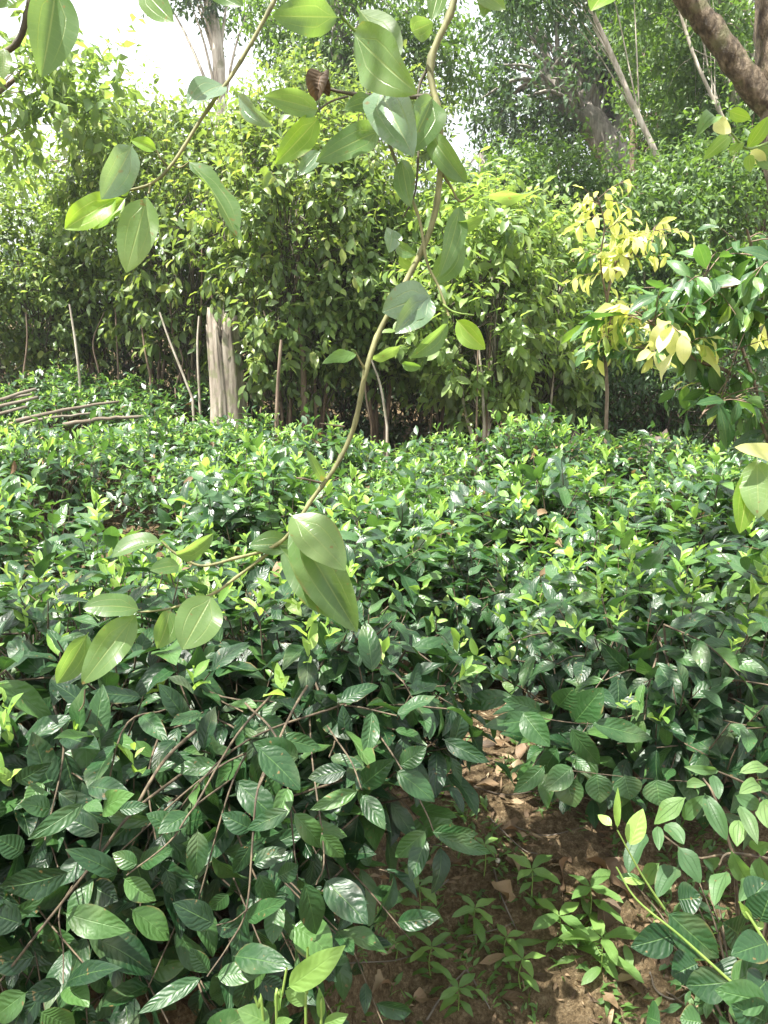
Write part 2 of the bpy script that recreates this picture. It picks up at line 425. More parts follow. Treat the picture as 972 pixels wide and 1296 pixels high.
M['rock'] = bark_mat('rock', [(0, (.035, .025, .02)), (.5, (.075, .055, .042)), (1, (.13, .10, .08))], 12, stretch=1, dist=.01)

# ------------------------------------------------------------------ ground
def ground():
    xs = np.concatenate([[-46, -38, -30, -20, -14, -10], np.arange(-7, -2, .25), np.arange(-2, 2, .03), np.arange(2, 7.1, .25), [10, 14, 20, 30, 40, 46]])
    ys = np.concatenate([[-20, -15, -10, -4, -1, 0], np.arange(.3, 3.4, .025), np.arange(3.4, 16, .2), [17, 19, 22, 26, 32, 40, 44, 46]])
    X, Y = np.meshgrid(xs, ys, indexing='ij')
    Z = gz(X, Y)
    mb = MB()
    a, b = len(xs), len(ys)
    i, j = np.meshgrid(np.arange(a - 1), np.arange(b - 1), indexing='ij')
    f = i * b + j
    mb.add(np.stack([X, Y, Z], -1).reshape(-1, 3), np.stack([f, f + b, f + b + 1, f + 1], -1).reshape(-1, 4))
    o = mb.build('ground', M['soil']); o['kind'] = 'structure'
ground()

# ------------------------------------------------------------------ tea bushes
ORD = ['leftmost', 'second from the left', 'third from the left', 'fourth from the left', 'fifth from the left', 'sixth from the left',
       'seventh from the left', 'eighth from the left', 'ninth from the left', 'tenth from the left', 'eleventh from the left', 'twelfth from the left']

def make_bush(rad, H, ntips, fine, mat, label, newfrac=.6, seedlen=.10, low=True):
    t = thing('tea_bush', label, 'tea bush')
    LB, NB, SB = Leaves(), Leaves(), MB()
    for k in range(ntips):
        side = low and k % 3 == 0
        a = rng.random() * 6.28
        r = rad * (math.sqrt(rng.random()) * .95 if not side else rng.uniform(.8, 1.12))
        ztop = H * (1 - .36 * (r / rad) ** 2) * rng.uniform(.82, 1.08)
        if side: ztop = H * rng.uniform(.25, .85)
        out = np.array([math.cos(a), math.sin(a), 0])
        tip = out * r + UP * ztop + rng.normal(size=3) * .015
        d = unit(UP * (1.0 if not side else .25) + out * (.55 * r / rad if not side else .9) + rng.normal(size=3) * .22)
        ln = rng.uniform(.14, .26)
        st = tip - d * ln - UP * .03
        path = smooth_path([st, st + (tip - st) * .5 + rng.normal(size=3) * .012, tip], 4)
        inner = out * r * .25 + UP * H * .25
        SB.tube(smooth_path([inner * rng.uniform(.5, 1), (inner + st) / 2 + UP * .02, st], 3), (.005, .0028), 4)
        SB.tube(path, (.0028, .0014), 3)
        n = rng.integers(5, 8)
        leafy(LB, path, n, seedlen, seedlen * .47, alpha=1.05 if not side else .9, droop=.10 if not side else .3, upw=.85, start=.05)
        if not side and rng.random() < newfrac or side and rng.random() < newfrac * .25:
            q = rng.integers(3, 5)
            path2 = np.array([tip, tip + d * .02, tip + unit(d + UP * .4) * .05])
            leafy(NB, path2, q, seedlen * .55, seedlen * .27, alpha=.7, droop=-.1, upw=.3, start=.2, curl=.25, fold=.5, taper=.45)
    for k in range(7):
        a = rng.random() * 6.28
        o2 = np.array([math.cos(a), math.sin(a), 0])
        SB.tube(smooth_path([o2 * .03 - UP * .05, o2 * .1 + UP * H * .25, o2 * rad * rng.uniform(.3, .6) + UP * H * .6], 4), (.012, .005), 5)
    DB = Leaves()
    for k in range(5):
        a = rng.random() * 6.28; q = rad * rng.uniform(.2, 1.0)
        b0 = np.array([math.cos(a) * q, math.sin(a) * q, H * (1 - .36 * (q / rad) ** 2) * rng.uniform(.55, .98)])
        DB.add(b0[None], rng.normal(size=3) * np.array([1, 1, .5]), UP + rng.normal(size=3) * .5, seedlen * rng.uniform(.5, .9), seedlen * .3, 1.0, .5, rng.uniform(.4, 1), .1)
    DB.build('dry_leaves', M['dry'], t, 'tea', 5, 1)
    SB.build('branches', M['stem'], t)
    LB.build('foliage', mat, t, 'tea', 6 if fine else 3, 2 if fine else 1)
    if NB.count(): NB.build('young_leaves', M['tea_new'], t, 'lance', 5 if fine else 2, 1)
    return t

GR = 'tea bushes planted in rows across the field'
rows = [
    (2.55, .80, .44, 'front row above the bank'),
    (3.20, .80, .44, 'second row above the bank'),
    (3.85, .80, .44, 'third row above the bank'),
    (4.50, .80, .44, 'fourth row above the bank'),
    (5.15, .80, .44, 'fifth row above the bank'),
    (5.80, .80, .44, 'sixth row above the bank'),
    (6.40, .80, .44, 'last row before the trees'),
]
mids = [make_bush(.44, .62, 100, True, M['tea_field'], 'tea bush', .40, .142), make_bush(.40, .56, 95, True, M['tea_field'], 'tea bush', .42, .138)]
fars = [make_bush(.43, .62, 96, False, M['tea_field'], 'tea bush', .55, .126), make_bush(.45, .56, 96, False, M['tea_field'], 'tea bush', .40, .13), make_bush(.41, .64, 92, False, M['tea_field'], 'tea bush', .62, .122)]
used = set()
def place(protos, k, x, y, label, sc=1.0):
    p = protos[k % len(protos)]
    s = sc * random.uniform(.84, 1.12)
    rz = random.random() * 6.28
    loc = (x, y, float(gz(x, y)))
    if p.name in used:
        return dup(p, loc, rz, label, GR, (s, s, s * random.uniform(.84, 1.16)))
    used.add(p.name); p.location = loc; p.rotation_euler = (0, 0, rz); p.scale = (s, s, s)
    p['label'] = label; p['group'] = GR
    return p
k = 0
for ri, (Y, sp, rd, phrase) in enumerate(rows):
    half = .5 * Y + .35
    xs = np.arange(-half, half + .01, sp) + (sp / 2 if ri % 2 else 0)
    pts = []
    for x in xs:
        y = Y + random.uniform(-.13, .13); xx = x + random.uniform(-.1, .1)
        if ri == 0 and -.30 < xx < -.05: continue
        if ri == 0 and .08 < xx < .44: continue
        if ri in (2, 3) and -2.2 < xx < -1.3: continue
        pts.append((xx, y))
    for i, (x, y) in enumerate(pts):
        where = ORD[i] if i < len(pts) - 1 else 'rightmost'
        adj = 'sunlit' if ri > 1 else 'glossy'
        place(mids if ri < 3 else fars, k, x, y, f'{adj} tea bush, {where} in the {phrase}', 1.0 if ri < 6 else .95); k += 1
# raised bed behind the poles on the left
bed = [(-4.9, 8.3), (-4.1, 8.2), (-3.3, 8.35), (-2.5, 8.1), (-4.6, 9.2), (-3.7, 9.3), (-2.9, 9.1), (-2.1, 9.0), (-4.1, 7.3), (-3.3, 7.25), (-1.75, 7.6), (-1.2, 7.35), (-1.62, 7.2), (-2.25, 7.25)]
bl = ['front of the raised bed at the far left edge', 'front of the raised bed behind the stack of poles', 'front of the raised bed behind the pole tips', 'front of the raised bed left of the grey stump',
      'back of the raised bed at the far left edge', 'back of the raised bed, second from the left', 'back of the raised bed, third from the left', 'back of the raised bed just before the grey stump',
      'edge of the field under the stacked poles', 'edge of the field under the long single pole', 'shade in front of the grey stump', 'shade just right of the grey stump foot', 'shade hiding the foot of the grey stump', 'shade left of the grey stump foot by the crooked stem']
for (x, y), s_ in zip(bed, bl):
    place(fars, k, x, y, 'tea bush at the ' + s_ if not s_.startswith('shade') else 'dark tea bush in the ' + s_, 1.0); k += 1

# --- the two bushes on the bank nearest the camera, with stems hanging over the bank
def px_stem(SB, pts, r0, r1, sides=6):
    p = smooth_path([P(*q) for q in pts], 6)
    SB.tube(p, (r0, r1), sides, wob=.05)
    return p

def px_leaf(LB, b, t, w, Yb, Yt, roll=0., curl=.4, fold=.25, rn=None, wave=.035):
    B, T = P(*b, Yb), P(*t, Yt)
    ax = T - B; chord = np.linalg.norm(ax); ax = ax / chord
    view = unit(CAM - (B + T) / 2)
    n = unit(view - view.dot(ax) * ax)
    s = np.cross(ax, n)
    n = math.cos(roll) * n + math.sin(roll) * s
    c = curl if abs(curl) > 1e-3 else 1e-3
    L = chord / (math.sin(c / 2) / (c / 2))
    d = math.cos(c / 2) * ax + math.sin(c / 2) * n
    nn = math.cos(c / 2) * n - math.sin(c / 2) * ax
    W = w * np.linalg.norm((B + T) / 2 - CAM) / F / max(.6, abs(math.cos(roll))) * .95
    LB.add(B[None], d, nn, L, W, c, fold, rn, wave)

def front_bush(cx, cy, rad, H, ntips, label, stems, leaves, hang_n=0):
    z0 = float(gz(cx, cy))
    org = np.array([cx, cy, z0])
    t = thing('tea_bush', label, 'tea bush', org, 0, 'tea bushes on the near bank')
    LB, NB, SB = Leaves(org), Leaves(org), MB(org)
    for k in range(ntips):
        a = rng.random() * 6.28
        kind = k % 5
        out = np.array([math.cos(a), math.sin(a), 0])
        r = rad * math.sqrt(rng.random())
        if kind < 3:
            ztop = H * (1 - .30 * (r / rad) ** 2) * rng.uniform(.85, 1.05)
            d = unit(UP + out * .8 * r / rad + rng.normal(size=3) * .25)
        else:                                                  # skirt on the camera's side and round the flanks
            a = rng.uniform(np.pi * 1.0, np.pi * 2.0)
            out = np.array([math.cos(a), math.sin(a), 0])
            r = rad * rng.uniform(.75, 1.1); ztop = H * rng.uniform(.15, .8)
            d = unit(out * .9 + UP * rng.uniform(-.45, .3) + rng.normal(size=3) * .2)
        tip = org + out * r + UP * ztop
        ln = rng.uniform(.16, .30)
        st = tip - d * ln - UP * .04
        path = smooth_path([st, (st + tip) / 2 + rng.normal(size=3) * .015, tip], 4)
        inner = org + out * r * .25 + UP * H * .3
        SB.tube(smooth_path([inner, (inner + st) / 2 + UP * .02, st], 3), (.005, .0028), 4)
        SB.tube(path, (.0028, .0014), 4)
        leafy(LB, path, rng.integers(5, 8), .124, .057, alpha=1.0, droop=.12 if kind < 3 else .32, upw=.8, start=.05, curl=.55)
        if kind < 3 and rng.random() < .28:
            leafy(NB, np.array([tip, tip + d * .02, tip + unit(d + UP * .4) * .055]), 4, .055, .026, alpha=.7, droop=-.1, upw=.3, start=.2, curl=.25, fold=.5, taper=.45)
    for k in range(hang_n):
        x0 = cx + rng.uniform(-1, 1 if cx < -.4 else .30) * rad
        sx = rng.uniform(-.16, .16)
        zt = z0 + H * rng.uniform(-.05, .75)
        p0 = np.array([x0 - sx, cy - rad * rng.uniform(.5, .7), zt])
        p1 = np.array([x0 + rng.normal() * .03, cy - rad * rng.uniform(.85, 1.0), zt + rng.uniform(-.03, .03)])
        p2 = np.array([x0 + sx, cy - rad * rng.uniform(1.05, 1.25), zt - rng.uniform(.05, .20)])
        path = smooth_path([p0, p1, p2], 6)
        SB.tube(path, (.0024, .0012), 5)
        leafy(LB, path, 8, .112, .052, alpha=1.05, droop=.3, upw=.7, start=.2, curl=.5)
    for k in range(8):
        a = rng.random() * 6.28
        o2 = np.array([math.cos(a), math.sin(a), 0])
        SB.tube(smooth_path([org + o2 * .03 - UP * .08, org + o2 * .1 + UP * H * .25, org + o2 * rad * rng.uniform(.3, .6) + UP * H * .6], 4), (.014, .006), 6)
    for pts, r0, r1 in stems:
        h0 = P(*pts[0]); inn = h0 + (h0 - P(*pts[1])) * .9 + np.array([0, .10, -.06])
        SB.tube(smooth_path([inn] + [P(*q) for q in pts], 6), (r0 * .56, r1 * .55), 6, wob=.08)
    for row in leaves:
        px_leaf(LB, row[0], row[1], row[2] * .84, *row[3:])
    SB.build('branches', M['stem'], t)
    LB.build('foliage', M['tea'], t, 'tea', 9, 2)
    if NB.count(): NB.build('young_leaves', M['tea_new'], t, 'lance', 6, 1)
    return t

def q7(x, y): return (x / 2, 930 + y / 2)
lvL = []   # hand-placed leaves of the left front bush
def LL(store, b, t, w, Y, dy=-.02, roll=0., curl=.45, fold=.22, rn=None):
    store.append((b, t, w, Y, Y + dy, roll, curl, fold, rn))
for b, t, w, Y in [
    ((300, 355), (165, 290), 66, 1.02), ((312, 362), (395, 420), 66, 1.02), ((500, 238), (490, 362), 72, 1.04), ((182, 345), (0, 385), 88, 1.0),
    ((60, 480), (-60, 440), 90, 1.0), ((20, 470), (120, 400), 40, 1.02), ((160, 450), (330, 495), 90, 1.06), ((330, 440), (430, 520), 80, 1.10),
    ((165, 628), (308, 590), 58, 1.0), ((250, 520), (385, 605), 96, 1.06), ((160, 632), (60, 660), 60, 1.03), ((165, 640), (225, 690), 64, 1.0),
    ((90, 560), (-30, 580), 70, 1.03), ((70, 650), (-20, 720), 80, .98), ((100, 700), (190, 735), 70, .98), ((60, 690), (20, 780), 90, .98),
    ((255, 250), (150, 200), 70, 1.08), ((260, 190), (340, 150), 72, 1.1), ((110, 120), (60, 180), 50, 1.1), ((350, 330), (285, 300), 56, 1.06),
    ((440, 240), (370, 200), 60, 1.1), ((350, 330), (440, 290), 60, 1.09), ((420, 340), (440, 405), 44, 1.1), ((230, 380), (300, 420), 80, 1.14),
    ((215, 172), (70, 265), 60, .98), ((215, 175), (260, 195), 40, 1.0), ((300, 190), (375, 180), 44, 1.02), ((40, 120), (130, 70), 60, 1.1),
    ((60, 300), (-10, 260), 70, 1.06), ((130, 190), (50, 175), 66, 1.08), ((10, 420), (-20, 520), 80, 1.0), ((220, 130), (330, 150), 70, 1.12),
]:
    LL(lvL, q7(*b), q7(*t), w / 2, Y, rng.uniform(-.05, .02), rng.uniform(-.5, .5), rng.uniform(.2, .7))
stemsL = [
    ([(168, 1028, 1.12), (120, 1090, 1.08), (50, 1178, 1.03), (-10, 1255, 1.0)], .0045, .003),
    ([(246, 1022, 1.10), (215, 1065, 1.06), (160, 1108, 1.02)], .003, .002),
    ([(210, 960, 1.2), (168, 1028, 1.12)], .006, .0045),
    ([(76, 1150, 1.06), (80, 1200, 1.03), (80, 1245, 1.0)], .0022, .0018),
    ([(300, 930, 1.25), (246, 1022, 1.10)], .005, .003),
]
lvR = []
for b, t, w, Y in [
    ((545, 480), (437, 425), 84, 1.04), ((620, 468), (725, 420), 60, 1.04), ((545, 485), (610, 490), 56, 1.05), ((515, 612), (350, 706), 52, 1.0),
    ((545, 612), (668, 600), 66, 1.02), ((590, 560), (742, 590), 84, 1.03), ((530, 600), (480, 540), 50, 1.05), ((910, 140), (785, 190), 54, 1.08),
    ((915, 150), (975, 240), 66, 1.08), ((915, 130), (1000, 60), 80, 1.1), ((735, 190), (625, 240), 60, 1.1), ((740, 195), (818, 285), 72, 1.1),
    ((640, 330), (725, 290), 60, 1.08), ((655, 350), (690, 420), 60, 1.06), ((770, 370), (800, 505), 84, 1.05), ((820, 365), (932, 480), 110, 1.05),
    ((700, 430), (690, 530), 66, 1.06), ((740, 480), (840, 560), 120, 1.06), ((640, 600), (600, 690), 60, 1.04), ((660, 620), (720, 660), 70, 1.04),
    ((880, 90), (780, 110), 66, 1.12), ((760, 60), (640, 20), 96, 1.14), ((650, 30), (760, 140), 100, 1.12), ((640, 270), (590, 350), 54, 1.1),
    ((700, 360), (755, 330), 60, 1.08), ((810, 250), (870, 310), 60, 1.1), ((640, 240), (560, 200), 70, 1.13), ((580, 400), (530, 440), 50, 1.08),
    ((480, 200), (400, 250), 66, 1.1), ((520, 770), (640, 700), 90, .98), ((420, 800), (480, 730), 80, 1.0),
    ((1080, 240), (1000, 310), 70, 1.12), ((1090, 245), (1210, 250), 60, 1.12), ((1100, 250), (1245, 300), 54, 1.11), ((1080, 260), (1040, 370), 64, 1.12),
    ((1000, 90), (1100, 170), 80, 1.14), ((1010, 80), (1080, 30), 70, 1.14), ((1120, 10), (1240, 70), 60, 1.2),
]:
    LL(lvR, q7(*b), q7(*t), w / 2, Y, rng.uniform(-.05, .02), rng.uniform(-.45, .45), rng.uniform(.2, .7))
stemsR = [
    ([(326, 1000, 1.14), (320, 1060, 1.1), (312, 1150, 1.05), (290, 1195, 1.03), (262, 1236, 1.0)], .0036, .002),
    ([(312, 1152, 1.05), (295, 1165, 1.05), (274, 1171, 1.04)], .002, .0015),
    ([(425, 935, 1.2), (445, 965, 1.14), (458, 1000, 1.08)], .003, .002),
    ([(370, 900, 1.3), (326, 1000, 1.14)], .005, .0036),
    ([(500, 960, 1.25), (535, 1020, 1.16), (550, 1055, 1.12)], .003, .002),
    ([(395, 960, 1.25), (410, 1080, 1.08), (400, 1120, 1.05)], .003, .002),
]
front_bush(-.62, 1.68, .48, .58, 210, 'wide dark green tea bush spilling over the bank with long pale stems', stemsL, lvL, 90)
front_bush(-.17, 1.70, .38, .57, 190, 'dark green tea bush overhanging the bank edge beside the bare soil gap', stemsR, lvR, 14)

# bushes around the gap on the right
def z6(x, y): return (486 + x / 2, 600 + y / 2)
lv3 = []
for b, t, w, Y in [
    ((360, 610), (290, 650), 62, 1.62), ((350, 600), (420, 690), 90, 1.60), ((400, 620), (250, 640), 70, 1.63), ((470, 640), (545, 735), 70, 1.6), ((440, 690), (400, 760), 60, 1.6),
    ((330, 560), (185, 590), 66, 1.66), ((520, 630), (680, 670), 72, 1.66), ((440, 590), (480, 540), 90, 1.68), ((480, 630), (555, 540), 110, 1.7), ((400, 600), (300, 570), 60, 1.68),
]:
    LL(lv3, z6(*b), z6(*t), w / 2, Y, rng.uniform(-.06, .02), rng.uniform(-.3, .3), rng.uniform(.2, .5), rn=.75)
# second low stem of the same bush
for b, t, w, Y in [((725, 970), (690, 1000), 40, 1.55), ((715, 980), (728, 1022), 46, 1.55), ((755, 978), (760, 1016), 44, 1.56), ((690, 968), (650, 1003), 30, 1.55), ((790, 980), (798, 1012), 46, 1.58), ((830, 985), (835, 1020), 50, 1.6)]:
    LL(lv3, b, t, w, Y, -.02, rng.uniform(-.3, .3), .4, rn=.8)
st3 = [([(850, 895, 1.8), (790, 908, 1.72), (740, 916, 1.66), (660, 905, 1.62)], .003, .0018), ([(744, 916, 1.66), (735, 930, 1.62), (724, 945, 1.6)], .0022, .0015),
       ([(880, 990, 1.7), (800, 984, 1.6), (720, 975, 1.55)], .0024, .0016)]
front_bush(.74, 2.08, .42, .54, 120, 'dark tea bush right of the soil gap with a bright leafy stem reaching left', st3, lv3)
lv4 = []
front_bush(.36, 2.86, .30, .46, 80, 'small low tea bush in shade at the head of the bare soil gap', [], lv4)

# ------------------------------------------------------------------ lower right: tea shoots and a ribbed-leaf shrub near the camera
lv5 = []; nb5 = []
def z4(x, y): return (780 + x * 192 / 741, 960 + y * 192 / 741)
for b, t, w, Y, rn in [
    ((245, 745), (500, 975), 46, .92, .5), ((290, 860), (70, 920), 40, .92, .25), ((130, 600), (0, 575), 14, .92, .9), ((560, 1090), (340, 1110), 40, .88, .3),
    ((740, 900), (560, 960), 38, .86, .5), ((560, 1100), (741, 1010), 34, .85, .85), ((741, 1190), (480, 1130), 38, .80, .8), ((741, 1290), (560, 1200), 44, .80, .4),
    ((400, 1000), (270, 1060), 44, .95, .4), ((640, 700), (741, 600), 40, .9, .3), ((700, 800), (760, 640), 44, .88, .35), ((300, 690), (420, 680), 40, 1.0, .2),
    ((420, 1290), (310, 1270), 36, .9, .8), ((220, 1290), (150, 1260), 40, .95, .7), ((600, 860), (520, 800), 44, .9, .2), ((480, 1000), (560, 1090), 44, .92, .2),
    ((741, 1080), (640, 1180), 44, .84, .3), ((660, 1000), (741, 940), 40, .86, .3),
]:
    LL(lv5, z4(*b), z4(*t), w, Y, rng.uniform(-.04, .03), rng.uniform(-.35, .35), rng.uniform(.2, .5), rn=rn)
for b, t, w, Y in [((65, 430), (130, 245), 26, .90), ((5, 345), (8, 140), 10, .9), ((-20, 330), (-90, 275), 12, .9), ((20, 590), (140, 610), 9, .92), ((660, 790), (600, 700), 10, .88), ((700, 840), (710, 790), 8, .88)]:
    LL(nb5, z4(*b), z4(*t), w, Y, rng.uniform(-.02, .02), rng.uniform(-.5, .5), .3, rn=.6)
def lower_tea():
    org = np.array([.62, 1.1, float(gz(.62, 1.1))])
    t = thing('tea_bush', 'low tea bush at the bottom right with a pale young shoot rising over the soil', 'tea bush', org, 0, 'tea bushes on the near bank')
    LB, NB, SB, GB = Leaves(org), Leaves(org), MB(org), MB(org)
    for r in lv5: px_leaf(LB, *r)
    for r in nb5: px_leaf(NB, *r)
    for pts, r0, r1 in [([z4(560, 1090) + (.88,), z4(310, 865) + (.9,), z4(100, 690) + (.91,), z4(0, 530) + (.92,)], .0019, .0011), ([z4(235, 735) + (.9,), z4(120, 560) + (.9,), z4(5, 350) + (.9,)], 0.0017, .001),
                        ([z4(760, 960) + (.86,), z4(680, 820) + (.87,), z4(600, 700) + (.88,)], .0024, .0015)]:
        px_stem(GB, pts, r0, r1)
    for q in range(26):
        tip = org + np.array([rng.uniform(-.28, .25), rng.uniform(-.15, .25), rng.uniform(.06, .30)])
        st = org + (tip - org) * .4 + np.array([0, 0, .02])
        path = smooth_path([org - UP * .02, st, tip], 4)
        SB.tube(path, (.005, .0018), 5)
        leafy(LB, path[4:], 6, .08, .036, droop=.2, start=.1)
    SB.build('branches', M['stem'], t); GB.build('green_shoot', M['greenstem'], t)
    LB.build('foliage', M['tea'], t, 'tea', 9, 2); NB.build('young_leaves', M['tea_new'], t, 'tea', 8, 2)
lower_tea()

def ribbed_shrub():
    org = np.array([.78, 1.5, float(gz(.78, 1.5))])
    t = thing('ribbed_shrub', 'pale green shrub with drooping ribbed leaves above the low tea bush', 'shrub', org)
    LB, SB = Leaves(org), MB(org)
    for b, t_, w, Y in [
        ((340, 190), (185, 320), 30, 1.22), ((430, 170), (540, 400), 34, 1.18), ((345, 130), (440, 130), 20, 1.2), ((500, 60), (330, 40), 18, 1.25), ((600, 70), (741, 45), 20, 1.28),
        ((240, 320), (330, 420), 30, 1.2), ((300, 430), (410, 610), 34, 1.16), ((200, 330), (210, 450), 22, 1.2), ((150, 370), (60, 560), 36, 1.22), ((600, 300), (590, 430), 30, 1.15),
        ((600, 230), (690, 420), 26, 1.12), ((580, 180), (700, 240), 26, 1.14), ((560, 450), (640, 600), 32, 1.12), ((540, 550), (480, 720), 30, 1.12), ((300, 530), (200, 680), 36, 1.2),
        ((700, 130), (600, 170), 26, 1.14), ((720, 200), (741, 340), 26, 1.12), ((660, 440), (741, 410), 26, 1.12), ((470, 80), (500, 200), 22, 1.24), ((210, 510), (150, 610), 30, 1.22),
        ((420, 480), (500, 520), 26, 1.2), ((700, 480), (741, 620), 34, 1.1), ((330, 300), (430, 180), 28, 1.22), ((640, 590), (600, 700), 26, 1.1)]:
        px_leaf(LB, z4(*b), z4(*t_), w * .74, Y, Y + rng.uniform(-.07, .03), rng.uniform(-.55, .55), rng.uniform(.3, 1.1), rng.uniform(.1, .5), None, .07)
    for pts in [[(985, 1180, 1.3), (930, 1090, 1.18), (880, 1085, 1.2), (830, 1050, 1.22)], [(930, 1090, 1.18), (905, 1010, 1.2), (890, 985, 1.23)], [(985, 1180, 1.3), (955, 1060, 1.15), (962, 1010, 1.15)],
                [(990, 1090, 1.2), (925, 1080, 1.14), (910, 1095, 1.13)], [(1000, 1020, 1.35), (940, 990, 1.28), (905, 975, 1.26)]]:
        px_stem(SB, pts, .003, .0015, 5); a0 = P(*pts[0])
        SB.tube(smooth_path([org, (org + a0) / 2 + UP * .03, a0], 4), (.004, .003), 5)
    for q in range(34):
        tip = org + np.array([rng.uniform(-.25, .35), rng.uniform(-.05, .45), rng.uniform(.02, .32)])
        path = smooth_path([org - UP * .02, org + (tip - org) * .5 + UP * .05, tip], 4)
        SB.tube(path, (.004, .0015), 4)
        leafy(LB, path[2:], 7, .075, .032, droop=.35, start=.1, phi=rng.random() * 3, curl=.4)
    SB.build('branches', M['stem'], t); LB.build('foliage', M['melastome'], t, 'lance', 8, 2)
ribbed_shrub()

# ------------------------------------------------------------------ small plants, litter and sticks on the soil
def on_ground(px, py):
    lo, hi = .4, 6.
    for _ in range(40):
        m_ = (lo + hi) / 2
        p = P(px, py, m_)
        if p[2] > gz(p[0], p[1]): lo = m_
        else: hi = m_
    p = P(px, py, lo); p[2] = gz(p[0], p[1])
    return p

def seedling(px, py, h, L, label, whorls=3, lean=(0, 0, 0)):
    h *= 1.5; L *= 1.75
    org = on_ground(px, py)
    t = thing('weed_seedling', label, 'weed', org, 0, 'small weeds on the bare slope')
    LB, SB = Leaves(), MB()
    top = UP * h + np.array(lean)
    path = smooth_path([-UP * .01, top * .5 + rng.normal(size=3) * .004, top], 4)
    SB.tube(path, (.0018, .001), 5)
    for k in range(whorls):
        f = (k + 1) / whorls
        pos = path[min(len(path) - 1, int(f * (len(path) - 1)))]
        a0 = k * 1.57 + rng.random()
        for a in (a0, a0 + np.pi) if k < whorls - 1 else (a0, a0 + 1.6, a0 + 3.1, a0 + 4.7):
            out = np.array([math.cos(a), math.sin(a), .25 if k == whorls - 1 else -.05])
            s_ = L * rng.uniform(.8, 1.15) * (1.0 if k else .75)
            LB.add(pos[None], out, UP + rng.normal(size=3) * .15, s_, s_ * .40, .45, .25, .35 + .5 * f * rng.random())
    SB.build('stem', M['greenstem'], t); LB.build('foliage', M['weed'], t, 'lance', 6, 1)
for a in [
    (558, 1075, .055, .034, 'small pale weed sprouting under the overhanging tea leaves at the bank edge'),
    (530, 1175, .075, .042, 'upright weed with a star of light leaves, left of the dry twigs', 3),
    (546, 1235, .05, .038, 'weed with drooping pointed leaves low on the slope', 4),
    (612, 1110, .06, .026, 'thin tiny weed standing alone in the middle of the slope', 2),
    (672, 1135, .05, .045, 'broad-leaved weed growing beside the curled brown dead leaves', 2),
    (600, 1185, .05, .036, 'spindly weed among dry twigs in the middle of the slope', 3),
    (660, 1250, .05, .032, 'weed with one bright upright leaf near the bottom of the slope', 3),
    (580, 1280, .04, .030, 'dark little weed at the bottom edge between fallen twigs', 4),
    (706, 1195, .05, .045, 'weed with long leaves below the curled brown dead leaves', 3),
    (640, 1215, .04, .030, 'low weed with small rounded leaves right of the twig fork', 3),
    (500, 1215, .03, .030, 'flat green weed beside the fern on the slope', 2),
    (745, 1165, .06, .045, 'leafy weed right of the curled brown dead leaves', 3),
    (760, 1230, .06, .055, 'weed with long narrow leaves near the low tea shoot', 3),
]: seedling(*a[:4], a[4], *(a[5:] or ()))

def grass_blades():
    org = on_ground(725, 1210)
    t = thing('broad_grass', 'broad-bladed grass tuft fallen over on the lower slope', 'grass tuft', org)
    LB = Leaves(org)
    for b, t_, w in [((735, 1200), (640, 1192), 18), ((742, 1205), (790, 1250), 22), ((735, 1140), (750, 1175), 16), ((790, 1200), (800, 1240), 14), ((740, 1215), (690, 1232), 10)]:
        pb, pt = on_ground(*b), on_ground(*t_)
        d = pt - pb + UP * .02
        LB.add((pb + UP * .012)[None], d, UP, np.linalg.norm(d), w / F * 1.75, .5, .2, .6)
    LB.build('foliage', M['weed'], t, 'lance', 6, 1)
grass_blades()

def bright_seedling():
    Y = .86
    org = P(385, 1330, Y); org[2] = gz(org[0], Y)
    t = thing('bright_seedling', 'bright green seedling with upright pale stems at the bottom edge', 'seedling', org)
    LB, SB = Leaves(org), MB(org)
    def z(x, y): return (300 + x * 180 / 972, 1150 + y * 180 / 972)
    for pts in [[z(470, 780), z(480, 560), z(483, 265)], [z(270, 740), z(305, 600), z(340, 405)], [z(180, 760), z(150, 680), z(120, 600)], [z(575, 780), z(572, 700)]]:
        p = [P(q[0], q[1], Y) for q in pts]
        root = org + (p[0] - org) * np.array([.3, .3, 0])
        SB.tube(smooth_path([root, (root + p[0]) / 2] + p, 5), (.0022, .0016), 6)
    for b, t_, w, rn, roll in [((340, 545), (740, 250), 190, .8, .2), ((480, 660), (330, 560), 120, .5, 2.6), ((300, 540), (280, 700), 60, .7, .7), ((575, 760), (560, 540), 62, .6, .2), ((590, 790), (760, 720), 90, .6, .3),
                     ((230, 790), (0, 690), 150, .3, .2), ((260, 790), (380, 760), 70, .5, 0.)]:
        px_leaf(LB, z(*b), z(*t_), w * 180 / 972, Y, Y + rng.uniform(-.02, .02), roll, .4, .2, rn)
    SB.build('stem', M['greenstem'], t); LB.build('foliage', M['weed'], t, 'tea', 9, 2)
bright_seedling()

def fern(px, py, ln, label, az):
    org = on_ground(px, py)
    t = thing('fern', label, 'fern', org, 0, 'ferns at the foot of the bank')
    LB, SB = Leaves(), MB()
    for a in az:
        o2 = np.array([math.cos(a), math.sin(a), 0])
        path = smooth_path([np.zeros(3), o2 * ln * .4 + UP * ln * .45, o2 * ln * .95 + UP * ln * .25], 6)
        SB.tube(path, (.0012, .0006), 4)
        n = 16
        for sgn in (0, np.pi):
            leafy(LB, path, n, .028, .011, alpha=1.2, droop=.05, upw=1.2, start=.12, curl=.3, fold=.1, taper=.65, phi=sgn, jit=.05)
    SB.build('stem', M['greenstem'], t); LB.build('foliage', M['weed'], t, 'lance', 4, 1)
fern(452, 1185, .11, 'light green fern tucked under tea leaves at the left of the slope', (-1.4, -.6, -2.2, .3))
fern(735, 1190, .08, 'dark little fern in the shade near the young tea shoot', (-1.2, -2.5, -.2))

